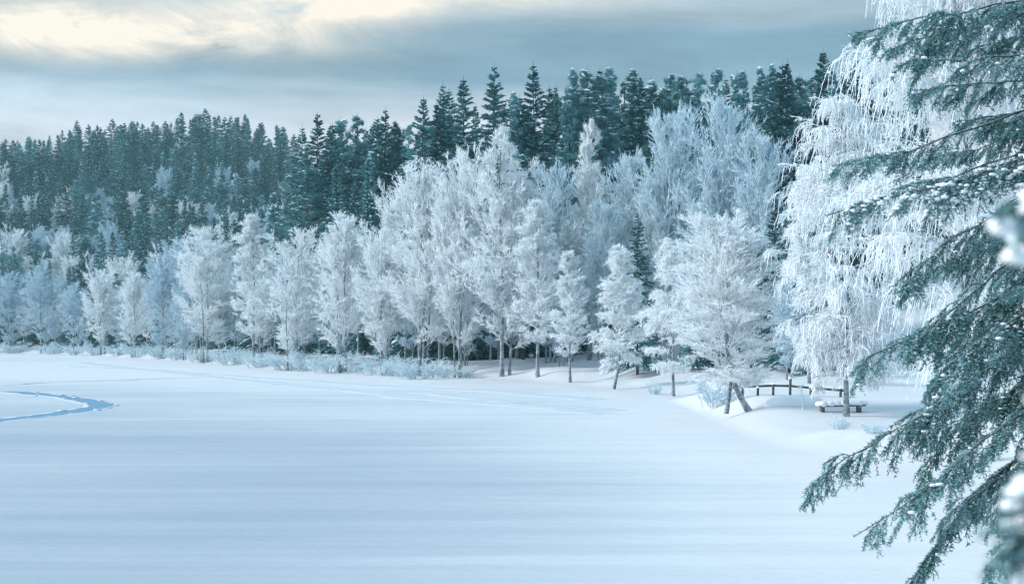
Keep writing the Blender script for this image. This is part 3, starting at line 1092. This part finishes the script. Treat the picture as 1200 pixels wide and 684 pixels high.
# the trees whose tips make the skyline
named = {523: 'dark narrow spruce on the skyline, first of three in a row', 545: 'dark narrow spruce on the skyline, middle of three in a row',
         575: 'tall dark spruce, the left of the two highest pointed spruces on the skyline', 630: 'tall dark spruce, the right of the two highest pointed spruces on the skyline',
         490: 'pointed spruce on the skyline left of the three dark narrow spruces', 965: 'dark narrow spruce tip showing beside the weeping birch',
         370: 'snowy blunt-topped spruce at the dip where hill and slope meet'}
tips = []
ORD = 'first second third fourth fifth sixth seventh eighth ninth tenth eleventh twelfth thirteenth fourteenth fifteenth sixteenth seventeenth eighteenth nineteenth twentieth'.split()


def tip_label(px, k):
    kn = 'spruce' if k == 's' else 'pine'
    same = sorted(t_[0] for t_ in tips if t_[5] == k and t_[0] not in named and (t_[0] < 345) == (px < 345) and (t_[0] > 640) == (px > 640))
    if px < 345:
        return '%s %s from the left picture edge along the crest of the far hill' % (ORD[same.index(px)], kn)
    if px > 640:
        return '%s %s from the weeping birch, counted leftward along the skyline' % (ORD[same[::-1].index(px)], kn)
    return '%s %s from the hill dip, counted rightward along the skyline' % (ORD[same.index(px)], kn)


for px, py, k in [(20, 156, 's'), (90, 140, 's'), (108, 142, 's'), (130, 138, 's'), (143, 139, 'p'), (185, 133, 's'), (210, 131, 'p'), (228, 126, 's'), (241, 122, 's'), (256, 126, 's'), (286, 124, 's'), (300, 131, 's'), (316, 134, 'p'), (335, 134, 'p'),
                  (58, 150, 's'), (35, 154, 'p'), (160, 140, 's'), (172, 138, 'p'), (5, 158, 's'), (75, 148, 'p'), (120, 141, 's'), (198, 136, 's'), (268, 130, 'p'),
                  (370, 128, 's'), (352, 146, 's'), (388, 142, 's'), (408, 130, 'p'), (424, 128, 'p'), (445, 125, 's'), (462, 134, 'p'), (490, 111, 's'), (506, 118, 's'), (523, 94, 's'), (545, 90, 's'), (575, 72, 's'), (601, 101, 'p'), (609, 110, 's'),
                  (630, 72, 's'), (668, 70, 'p'), (686, 72, 'p'), (698, 78, 'p'), (715, 70, 'p'), (740, 72, 'p'), (755, 90, 's'), (762, 84, 'p'), (782, 76, 'p'), (806, 78, 'p'), (822, 76, 'p'), (846, 69, 'p'),
                  (865, 74, 'p'), (886, 72, 'p'), (901, 68, 'p'), (912, 72, 's'), (921, 70, 's'), (940, 80, 'p'), (965, 56, 's'), (980, 74, 's'), (1000, 66, 's'), (1015, 84, 'p')]:
    best = None
    y0, y1 = (400, 620) if px < 345 else ((185, 260) if px < 480 else (138, 215))
    for Y in np.linspace(y0, y1, 60):
        X = (px - 600) / F * Y
        z = H1(X, Y)
        h = CAMH + (HOR - py) * Y / F - z
        want = {True: 21, False: 23}[px < 480]
        if best is None or abs(h - want) < abs(best[4] - want):
            best = (X, Y, z, 0, h)
    X, Y, z, _, h = best
    tips.append((px, X, Y, z, min(max(h, 12), 32), k))
for X, Y, z, h, k in DARK:
    conifer('spruce' if k == 's' else 'pine', X, Y, z, h, 'shadowy conifer standing close behind the lone round birch on the bank')
    placed.append((X, Y))
for px, dy, Y in BODY:
    X = (px - 600) / F * Y
    z = H1(X, Y)
    h = CAMH + (HOR - np.interp(px, SKX, SKYY) - dy) * Y / F - z
    if 11 < h < 34:
        conifer('pine' if rng.random() < (.65 if px > 640 else .35) else 'spruce', X, Y, z, h)
        placed.append((X, Y))
for px, X, Y, z, h, k in tips:
    h *= U(.80, .97, 1)[0] if px < 345 and px not in (90, 241, 286, 130) else 1
    conifer('spruce' if k == 's' else 'pine', X, Y, z, h, named.get(px) or tip_label(px, k), {523: 0, 545: 2, 575: 4, 630: 4, 490: 2, 370: 4}.get(px))
    placed.append((X, Y))

# the forest mass, front rows to back, skipping trees that would be wholly hidden

cand = []
for Y in np.concatenate([np.arange(100, 330, 4.6), np.arange(330, 640, 8.0)]):
    st = 4.6 if Y < 330 else 7.5
    x0, x1 = (-60 - 600) / F * Y, (1080 - 600) / F * Y
    for X in np.arange(x0, x1, st):
        cand.append((X + rng.uniform(-.45, .45) * st, Y + rng.uniform(-.45, .45) * st))
cand = np.array(cand)
ss = shore_s(cand[:, 0], cand[:, 1])
cpx = 600 + cand[:, 0] / cand[:, 1] * F
ss = np.where((cpx > 640) & (cand[:, 1] < 138), 0, ss)
cand = cand[(ss > 11) & ((ss > 24) | (cand[:, 0] < 14))]
cz = hgt(cand[:, 0], cand[:, 1])
order = np.argsort(cand[:, 1])
FRONT = np.full(340, 1e9)
pl = np.array(placed)
fill = []
for k in order:
    X, Y = cand[k]
    z = cz[k]
    px = 600 + X / Y * F
    if np.min(np.hypot(pl[:, 0] - X, pl[:, 1] - Y)) < 2.4:
        continue
    sky = np.interp(px, SKX, SKYY) + 4 + rng.random() ** 2 * (14 if Y > 330 else 26)
    h = min(rng.uniform(15, 24.5), CAMH + (HOR - sky) * Y / F - z)
    if h < 9:
        continue
    top = HOR + (CAMH - z - h) / Y * F
    hw = 2.0 * h / 20 * F / Y
    a, b = max(0, int((px - hw + 80) / 4)), min(339, int((px + hw + 80) / 4))
    vis = np.mean(FRONT[a:b + 1] - top)
    if px > 905 and px < 1075 and top > 150:
        continue
    if vis < (9 if Y < 330 else 6):
        if rng.random() < .3 and len(fill) < 500:
            fill.append((X, Y, z, h))
        continue
    r = rng.random()
    if px < 330 and Y < 420:
        kind = 'birch' if r < .34 else ('pine' if r < .6 else 'spruce')
    elif Y > 330:
        kind = 'pine' if r < .42 else ('birch' if r < .5 else 'spruce')
    elif px < 460:
        kind = 'pine' if r < .35 else 'spruce'
    elif px < 650:
        kind = 'pine' if r < .3 else 'spruce'
    else:
        kind = 'pine' if r < .62 else 'spruce'
    if counts.get(kind, 0) >= 295:
        fill.append((X, Y, z, h))
        continue
    for i in range(a, b + 1):
        xx = abs(i * 4 - 80 - px) / max(hw, 1)
        FRONT[i] = min(FRONT[i], top + 10 + xx * xx * 40)
    if kind == 'birch':
        s = h * .85 / 10.2
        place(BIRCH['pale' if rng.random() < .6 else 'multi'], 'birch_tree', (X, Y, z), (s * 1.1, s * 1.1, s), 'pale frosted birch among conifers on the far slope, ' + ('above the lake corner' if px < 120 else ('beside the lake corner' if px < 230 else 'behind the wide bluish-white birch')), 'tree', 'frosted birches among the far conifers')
        counts['birch'] += 1
    else:
        conifer(kind, X, Y, z, h)

# what is left of the wood, deeper in, reads as one mass
g = Geo()
for X, Y, z, h in fill:
    nb = 60
    t = U(0, 1, nb)
    az = U(0, 6.283, nb)
    L = 2.2 * (1 - t) ** .8 * U(.7, 1.1, nb) + .1
    o = np.stack([X + 0 * t, Y + 0 * t, z + h * (.05 + .95 * t)], -1)
    dd = np.stack([np.cos(az), np.sin(az), -.45 + .8 * t ** 3], -1)
    g.spikes(o, o + dd * L[:, None], .22 * (1 - t) + .08)
o = link('distant_forest', g.mesh('distant_forest', [M['needle']]))
set_props(o, 'dark conifer wood filling the depth of the forest', 'forest', None, 'stuff')
print('COUNTS', counts, 'fill', len(fill))

# ------------------------------------------------------------------ shrubs on the shore
SHX = [205, 235, 270, 300, 335, 358, 385, 415, 445, 470, 488, 520, 545, 60, 110, 160, 15, 135, 85, 185]
for i, (px, py, h, wd, k) in enumerate([(205, 422, 2.6, 1.3, 0), (235, 425, 2.2, 1.2, 1), (270, 428, 2.8, 1.5, 1), (300, 431, 2.2, 1.2, 0), (335, 434, 2.4, 1.3, 1), (358, 435, 2.6, 1.3, 0), (385, 437, 2.2, 1.5, 1), (415, 438, 2.5, 1.3, 2),
                                        (445, 440, 2.2, 1.3, 1), (470, 441, 1.9, 1.0, 0), (488, 444, 2.1, 1.2, 1), (520, 443, 1.6, 1.1, 0), (545, 443, 1.3, .9, 2), (60, 415, 3.0, 1.8, 1), (110, 416.5, 3.0, 1.7, 0), (160, 419, 3.0, 1.6, 1), (15, 414, 3.2, 1.9, 1), (135, 417.5, 2.6, 1.5, 2), (85, 416, 2.6, 1.6, 2), (185, 421, 2.4, 1.4, 0)]):
    X, Y, z = ground_px(px, py)
    place(SHRUB[k], 'frosted_shrub', (X, Y + 1.2, H1(X, Y + 1.2)), (h / 2 * 1.15, h / 2 * 1.15, h / 2 * .9), 'low frosted bush at the birch feet, %s counted along the shore from the left' % ORD[sorted(SHX).index(px)], 'bush', 'frosted bushes along the shore')
for px, py, h, k, lab in [(768, 462, .75, 2, 'tiny frosted bush poking from the snow between the two open-shore birches'), (985, 503, .5, 0, 'low frosted tuft in the snow in front of the weeping birch'),
                          (842, 476, 1.5, 0, 'frosted bush at the foot of the lone round birch'), (1022, 507, .4, 1, 'tiny dark tuft in the snow right of the weeping birch trunk')]:
    X, Y, z = ground_px(px, py)
    place(SHRUB[k], 'frosted_shrub', (X, Y, z), (h / 2,) * 3, lab, 'bush')

# ------------------------------------------------------------------ rail fence, bench, snow mound, sapling


def on_ground(px, Y):
    X = (px - 600) / F * Y
    return np.array([X, Y, H1(X, Y)])


YF = 60.0
zr = lambda py: CAMH + (HOR - py) * YF / F
fpts = [(858, 453.5), (905, 451.5), (926, 452), (990, 457.5)]
fr = root('rail_fence', tuple(on_ground(925, YF)), 'low dark wooden rail on posts with snow on top, between birch and weeping birch', 'fence')
org = np.array(fr.location)
for (a, ya), (b, yb) in zip(fpts[:-1], fpts[1:]):
    A = np.array([(a - 600) / F * YF, YF, zr(ya)]) - org
    B = np.array([(b - 600) / F * YF, YF + .05, zr(yb)]) - org
    g = Geo()
    g.box((A + B) / 2, (np.linalg.norm(B - A) - .01, .11, .10), B - A, bev=.02)
    rail = link('rail', g.mesh('rail', [M['wood']]), fr)
    g = Geo()
    n = int(np.linalg.norm(B - A) / .09)
    t = (np.arange(n) + .5) / n
    g.blobs(A + (B - A) * t[:, None] + np.array([0, 0, .06]), np.stack([np.full(n, .10), np.full(n, .065), U(.03, .05, n)], -1), 0, .2)
    link('snow', g.mesh('rail_snow', [M['snowcap']], True), rail)['kind'] = 'stuff'
for px, top in [(870, 452), (888, 454), (906, 450), (926, 443.5), (950, 454), (985, 455)]:
    p = on_ground(px, YF - .12)
    z1 = zr(top)
    g = Geo()
    g.box(np.array([p[0], p[1], (p[2] - .3 + z1) / 2]) - org, (z1 - p[2] + .3, .10, .10), (.02, 0, 1), bev=.02)
    post = link('post', g.mesh('fence_post', [M['wood']]), fr)
    g = Geo()
    g.blobs(np.array([[p[0], p[1], z1 + .02]]) - org, np.array([[.075, .075, .05]]), 0, .2)
    link('snow', g.mesh('post_snow', [M['snowcap']], True), post)['kind'] = 'stuff'

YB = 54.0
b0 = on_ground(985, YB)
bench = root('bench', tuple(b0), 'low dark wooden bench buried under a thick snow cushion beside the weeping birch trunk', 'bench')
zb = CAMH + (HOR - 475) * YB / F - b0[2]
for dy in (-.1, .1):
    g = Geo()
    g.box((0.05, dy, zb), (1.75, .17, .06), (1, 0, .02), bev=.012)
    link('plank', g.mesh('bench_plank', [M['wood']]), bench)
for dx in (-.7, .7):
    g = Geo()
    g.box((dx, 0, zb / 2 - .13), (.12, .36, zb + .2), (1, 0, 0), bev=.02)
    link('support', g.mesh('bench_support', [M['wood']]), bench)
g = Geo()
n = 60
g.blobs(np.stack([np.linspace(-.8, .9, n), U(-.1, .1, n), np.full(n, zb + .07) + np.linspace(-.01, .02, n)], -1), np.stack([U(.14, .2, n), U(.12, .16, n), U(.09, .13, n)], -1), 0, .1)
link('snow', g.mesh('bench_snow', [M['snowcap']], True), bench)['kind'] = 'stuff'

md = on_ground(932, 56.5)
u, v = np.meshgrid(np.linspace(0, 2 * np.pi, 49)[:-1], np.linspace(0, 1, 14))
rr = np.cos(v * np.pi / 2)
X_ = 1.25 * np.sign(np.cos(u)) * np.abs(np.cos(u)) ** .8 * rr
Y_ = .75 * np.sign(np.sin(u)) * np.abs(np.sin(u)) ** .8 * rr
Z_ = .58 * np.sin(v * np.pi / 2) ** .75 * (1 + .1 * np.sin(X_ * 2)) + (vnoise(X_ * 2 + 9, Y_ * 2 + 9, 8) - .5) * .08 - .12
i = np.arange(13)[:, None] * 48
j = np.arange(48)
q = np.stack(np.broadcast_arrays(i + j, i + (j + 1) % 48, i + 48 + (j + 1) % 48, i + 48 + j), -1).reshape(-1, 4)
g = Geo()
g.add(np.stack([X_, Y_, Z_], -1), quads=q)
o = link('snow_mound', g.mesh('snow_mound', [M['snowcap']], True), None, tuple(md))
set_props(o, 'rounded heap of drifted snow in front of the wooden rail', 'snow heap')

p = on_ground(941, 54.5)
sap = root('sapling', tuple(p), 'thin bare sapling stem standing in the snow before the drifted heap', 'sapling')
g = Geo()
P = np.array([[[0, 0, -.1], [.03, 0, .25], [-.02, 0, .5], [-.06, 0, .75], [-.05, 0, 1.0]]])
g.tubes(P, np.array([[.045, .03, .025, .018, .008]]), 5)
link('stem', g.mesh('sapling_stem', [M['twig_bark']]), sap)
g = Geo()
B, T = samp(P, U(.3, 1, 1, 26))
B = B.reshape(-1, 3)
g.spikes(B, B + nrm(rdir(26) + np.array([0, 0, .7])) * U(.1, .35, 26)[:, None], .010)
link('twigs', g.mesh('sapling_twigs', [M['frost']]), sap)

# ------------------------------------------------------------------ the near spruce on the right


def img_pt(px, py, Y):
    return np.array([(px - 600) / F * Y, Y, CAMH + (HOR - py) * Y / F])


def spruce_branch(parent, org, pts, ns=22, sl=.55, nd=230, snow=.5, needle_l=.016, needle_r=.0017, thick=.012, tert=9, frost=.4, down=.45, snow_size=1.0, spread=.6, start=.12):
    """one bough: wood > needles, snow.  pts: world points from trunk to tip"""
    P = np.array(pts, float)
    for _ in range(2):
        P = np.concatenate([P[:1], np.stack([P[:-1] * .75 + P[1:] * .25, P[:-1] * .25 + P[1:] * .75], 1).reshape(-1, 3), P[-1:]])
    L = np.concatenate([[0], np.cumsum(np.linalg.norm(np.diff(P, axis=0), axis=1))])
    K = 24
    uu = np.linspace(0, L[-1], K)
    P = np.stack([np.interp(uu, L, P[:, c]) for c in range(3)], -1)[None]
    P = P + (np.cumsum(rng.normal(0, .010, (1, K, 3)), 1) + .03 * np.sin(np.linspace(0, 9, K) + U(0, 6, 1))[None, :, None] * np.array([0, 1, 1.0])) * min(1, L[-1] / 2)
    Lm = L[-1]
    wood, ndl, snw = Geo(), Geo(), Geo()
    wood.tubes(P, np.linspace(thick, .003, K)[None], 7)
    us = np.sort(U(start, .985, 1, ns))
    B, T = samp(P, us)
    B, T = B[0], T[0]
    S = nrm(np.cross(T, np.array([0, 0, 1.0])))
    sg = np.where(np.arange(ns) % 2 == 0, 1, -1)[:, None] * U(.6, 1.3, ns, 1)
    d = nrm(T * .8 + S * sg * spread + np.array([0, 0, -1.0]) * U(-.3, 1.3, ns, 1) * down)
    l2 = sl * (.30 + .70 * (1 - us[0]) ** .8) * U(.65, 1.2, ns)
    l2 = np.minimum(l2, Lm * .4)
    K2 = 7
    t2 = np.linspace(0, 1, K2)
    P2 = B[:, None] + d[:, None] * (l2[:, None] * t2)[..., None] + np.array([0, 0, -1.0]) * (l2[:, None] * (t2 ** 2) * .25)[..., None] + np.cumsum(rng.normal(0, .006, (ns, K2, 3)), 1)
    wood.tubes(P2, np.linspace(thick * .3, .0015, K2)[None], 4)
    # tertiary shoots
    u3 = U(.08, .97, ns, tert)
    B3, T3 = samp(P2, u3)
    S3 = nrm(np.cross(T3, np.array([0, 0, 1.0])))
    sg3 = np.where(rng.random((ns, tert, 1)) < .5, 1, -1) * U(.4, 1.1, ns, tert, 1)
    d3 = nrm(T3 * .85 + S3 * sg3 * .8 + np.array([0, 0, -.35]) + rng.normal(0, .18, (ns, tert, 3)))
    l3 = (l2[:, None] * (.18 + .38 * (1 - u3)) * U(.6, 1.2, ns, tert) + .03).reshape(-1)
    B3, d3 = B3.reshape(-1, 3), d3.reshape(-1, 3)
    K3 = 5
    t3 = np.linspace(0, 1, K3)
    P3 = B3[:, None] + d3[:, None] * (l3[:, None] * t3)[..., None] + np.array([0, 0, -1.0]) * (l3[:, None] * t3 ** 2 * .2)[..., None]
    wood.spikes(P3[:, 0], P3[:, -1], .0022)
    # needles
    for PP, LL in ((P[:, K // 3:], np.array([Lm * .66])), (P2, l2), (P3, l3)):
        cnt = np.maximum(6, (LL * nd).astype(int))
        idx = np.repeat(np.arange(len(PP)), cnt)
        tot = len(idx)
        Bn, Tn = samp(PP[idx], U(0, 1, tot, 1))
        Bn, Tn = Bn[:, 0], Tn[:, 0]
        A, Bb = frames(Tn)
        a = U(0, 6.283, tot)[:, None]
        dn = nrm(Tn * .75 + A * np.cos(a) + Bb * np.sin(a) + np.array([0, 0, .15]))
        fr_ = rng.random(tot) < frost * (.5 + dn[:, 2].clip(-1, 1) * .6)
        ndl.spikes(Bn, Bn + dn * (needle_l * U(.7, 1.25, tot))[:, None], np.where(fr_, needle_r * 1.5, needle_r), fr_.astype(int))
        # snow sitting on the shoots
        ns_ = int(snow * LL.sum() * 16 / snow_size)
        if ns_ > 0:
            pr_ = LL / LL.sum()
            ii = rng.choice(len(PP), ns_, p=pr_)
            C, Tc = samp(PP[ii], U(.1, 1, ns_, 1))
            C, Tc = C[:, 0], Tc[:, 0]
            sz = (.35 + 1.1 * rng.random(ns_) ** 2.5)[:, None] * .014 * snow_size
            snw.blobs(C + np.array([0, 0, .010 * snow_size]) + rng.normal(0, .004, (ns_, 3)), sz * np.array([1.35, 1.1, .6]) * (1 + .5 * rng.random((ns_, 3))), 0, .35, small=needle_r > .002)
    b = link('branch', wood.mesh('spruce_bough', [M['conifer_bark']], True), parent)
    b.location = -Vector(org)
    link('needles', ndl.mesh('bough_needles', [M['fg_needle'], M['fg_frost']]), b)
    if snw.n:
        link('snow', snw.mesh('bough_snow', [M['snowcap']], True), b)['kind'] = 'stuff'
    return b


TX, TY = 5.0, 9.6
tz = H1(TX, TY)
near = root('spruce_tree', (TX, TY, tz), 'large near spruce reaching dark rimed boughs in from the right edge', 'tree', 'near spruces at the right edge')
g = Geo()
u = np.linspace(0, 1, 14)
g.tubes(np.stack([0 * u + .02 * np.sin(u * 9), .02 * np.cos(u * 7), -.4 + 15 * u], -1)[None], (.17 * (1 - u) + .02 + .06 * np.exp(-u * 25))[None], 12)
link('trunk', g.mesh('near_spruce_trunk', [M['conifer_bark']], True), near)
org = np.array((TX, TY, tz))


def bough(px_pts, dep, **kw):
    """px_pts: photo points from right to left; the bough starts on the trunk"""
    n = len(px_pts)
    pts = [img_pt(px, py, dep[0] + (dep[1] - dep[0]) * i / max(1, n - 1)) for i, (px, py) in enumerate(px_pts)]
    a = pts[0]
    d0 = pts[0] - pts[1]
    z0 = a[2] + d0[2] / max(1e-3, abs(d0[0])) * (TX - a[0]) * .8
    start = np.array([TX, TY, max(z0, tz + .4)])
    return spruce_branch(near, org, [start] + pts, **kw)


BO = [
    ([(1250, -2), (1180, 10), (1120, 18), (1060, 24), (992, 32)], (9.3, 9.0), dict(sl=.42, ns=30, snow=.12)),
    ([(1300, -60), (1230, -20), (1150, 20), (1085, 40), (1045, 62)], (9.6, 9.4), dict(sl=.45, ns=30, snow=.2)),
    ([(1300, 50), (1230, 62), (1160, 75), (1100, 80), (1052, 88)], (9.0, 8.8), dict(sl=.40, ns=28, snow=.5)),
    ([(1300, 70), (1230, 85), (1160, 100), (1110, 112), (1062, 124)], (9.8, 9.7), dict(sl=.40, ns=26, snow=.4)),
    ([(1290, 100), (1200, 126), (1130, 146), (1060, 170), (978, 194)], (9.4, 9.1), dict(sl=.40, ns=26, snow=.2, start=.3)),
    ([(1290, 150), (1210, 182), (1150, 205), (1080, 236), (1030, 255), (970, 275)], (9.0, 8.7), dict(sl=.44, ns=32, snow=1.3, snow_size=.95)),
    ([(1300, 195), (1230, 225), (1170, 262), (1110, 300), (1068, 345)], (9.5, 9.3), dict(sl=.50, ns=34, snow=.3)),
    ([(1310, 240), (1230, 285), (1170, 325), (1110, 370), (1080, 395)], (9.1, 8.9), dict(sl=.5, ns=38, snow=.08)),
    ([(1300, 280), (1220, 330), (1150, 370), (1080, 408), (1010, 444)], (9.5, 9.2), dict(sl=.48, ns=36, snow=.3)),
    ([(1300, 300), (1230, 345), (1180, 372), (1130, 410), (1085, 455)], (8.8, 8.6), dict(sl=.52, ns=36, snow=.5)),
    ([(1300, 350), (1220, 395), (1150, 440), (1070, 500), (1010, 540), (956, 576)], (9.4, 9.1), dict(sl=.50, ns=40, snow=.25)),
    ([(1310, 390), (1230, 430), (1160, 475), (1100, 530), (1040, 585), (980, 624)], (9.0, 8.7), dict(sl=.46, ns=40, snow=.25)),
    ([(1300, 360), (1230, 410), (1170, 460), (1120, 510), (1085, 560)], (9.7, 9.6), dict(sl=.5, ns=34, snow=.3)),
    ([(1320, 440), (1250, 480), (1180, 540), (1130, 600), (1090, 650), (1062, 692)], (9.2, 9.0), dict(sl=.36, ns=34, snow=.25, spread=.4)),
    ([(1320, 150), (1260, 170), (1210, 200), (1170, 225), (1140, 250)], (9.6, 9.9), dict(sl=.5, ns=28, snow=.3)),
    ([(1320, 20), (1260, 40), (1210, 70), (1165, 110), (1130, 140)], (9.8, 10.1), dict(sl=.5, ns=28, snow=.3)),
    ([(1330, 330), (1270, 370), (1210, 420), (1160, 450), (1120, 480)], (9.8, 10.1), dict(sl=.5, ns=30, snow=.3)),
    ([(1320, -40), (1270, -15), (1220, 5), (1170, 30), (1130, 50)], (9.2, 8.9), dict(sl=.5, ns=26, snow=.1)),
    ([(1320, 90), (1270, 105), (1220, 130), (1175, 150), (1120, 178)], (9.2, 8.9), dict(sl=.45, ns=26, snow=.3)),
    ([(1320, 230), (1270, 255), (1220, 290), (1170, 330), (1120, 345)], (9.8, 9.7), dict(sl=.5, ns=28, snow=.3)),
    ([(1320, 290), (1270, 320), (1220, 370), (1180, 400), (1140, 430)], (9.3, 9.0), dict(sl=.5, ns=28, snow=.3)),
    ([(1320, 400), (1270, 430), (1210, 470), (1160, 510), (1115, 560)], (9.3, 9.0), dict(sl=.45, ns=28, snow=.3)),
    ([(1320, 480), (1270, 520), (1220, 580), (1180, 640), (1150, 690)], (9.5, 9.3), dict(sl=.4, ns=26, snow=.3)),
]
boughs = []
for pts, dep, kw in BO[:14]:
    spruce_branch_kw = dict(nd=150, tert=11, frost=.8, down=.75, needle_l=.024, needle_r=.0036)
    spruce_branch_kw.update(kw)
    spruce_branch_kw['ns'] = int(spruce_branch_kw['ns'] * 1.85)
    spruce_branch_kw['snow'] *= .6 if kw['snow'] > 1 else .12
    boughs.append(bough(pts, dep, **spruce_branch_kw))

# further boughs of the same build, turned about the trunk and set higher or lower
for k in range(34):
    src = boughs[int(rng.integers(1, 14))]
    b = link('branch', src.data, near)
    a_ = rng.choice([-1, 1]) * rng.uniform(.06, .38)
    dz = rng.uniform(-.55, .75) - .15 * abs(a_)
    c_, s__ = math.cos(a_), math.sin(a_)
    f_ = rng.uniform(.58, .84)
    b.scale = (f_, f_, f_)
    ox, oy = TX * f_, TY * f_
    b.rotation_euler = (0, 0, a_)
    b.location = (TX - (c_ * ox - s__ * oy) - TX, TY - (s__ * ox + c_ * oy) - TY, -tz + dz + (1 - f_) * 3.0)
    for ch in src.children:
        c__ = link(ch.name.split('.')[0], ch.data, b)
        if ch.get('kind'):
            c__['kind'] = 'stuff'

# the snow-laden young spruce right beside the camera, out of focus
NX, NY = .95, 1.75
nz_ = H1(NX, NY)
young = root('spruce_tree', (NX, NY, nz_), 'blurred snow-laden spruce twigs very close at the right edge', 'tree', 'near spruces at the right edge')
g = Geo()
u = np.linspace(0, 1, 12)
g.tubes(np.stack([.01 * np.sin(u * 9), .01 * np.cos(u * 7), -.3 + 4.6 * u], -1)[None], (.05 * (1 - u) + .008)[None], 10)
link('trunk', g.mesh('young_spruce_trunk', [M['conifer_bark']], True), young)
org2 = np.array((NX, NY, nz_))
for pts, Yd, kw in [([(1360, 193), (1290, 216), (1230, 238), (1182, 252)], 1.6, dict(sl=.08, ns=26, snow=.5, snow_size=1.0)),
                    ([(1450, 400), (1355, 450), (1280, 490), (1225, 508), (1172, 526)], 1.5, dict(sl=.13, ns=34, snow=.35, snow_size=1.0)),
                    ([(1450, 490), (1365, 530), (1300, 552), (1245, 566), (1205, 584)], 1.6, dict(sl=.11, ns=34, snow=.03, snow_size=.9)),
                    ([(1450, 460), (1365, 515), (1270, 570), (1235, 596), (1198, 618)], 1.45, dict(sl=.12, ns=36, snow=.03, snow_size=.9))]:
    P = [np.array([NX, NY, img_pt(*pts[0], Yd)[2] + .08])] + [img_pt(px, py, Yd) for px, py in pts]
    spruce_branch(young, org2, P, nd=420, needle_l=.016, needle_r=.0017, thick=.005, tert=6, frost=.6, **kw)

# ------------------------------------------------------------------ winter haze
hz = bpy.data.materials.new('winter_haze')
hz.use_nodes = True
t = hz.node_tree
t.nodes.clear()
o = N(t, 'ShaderNodeOutputMaterial')
pv = N(t, 'ShaderNodeVolumePrincipled')
pv.inputs['Color'].default_value = (.48, .86, .94, 1)
pv.inputs['Density'].default_value = .00029
pv.inputs['Density Attribute'].default_value = ''
hz.cycles.homogeneous_volume = True
pv.inputs['Anisotropy'].default_value = .2
t.links.new(pv.outputs[0], o.inputs['Volume'])
g = Geo()
x0, x1, y0, y1, z0, z1 = -2600, 2600, -2600, 2600, -1.4, 125
V = np.array([(x, y, z) for z in (z0, z1) for y in (y0, y1) for x in (x0, x1)])
g.add(V, quads=[(0, 2, 3, 1), (4, 5, 7, 6), (0, 1, 5, 4), (2, 6, 7, 3), (0, 4, 6, 2), (1, 3, 7, 5)])
ho = link('haze', g.mesh('haze', [hz]))
set_props(ho, 'thin cold winter haze over lake and forest', 'haze', None, 'stuff')
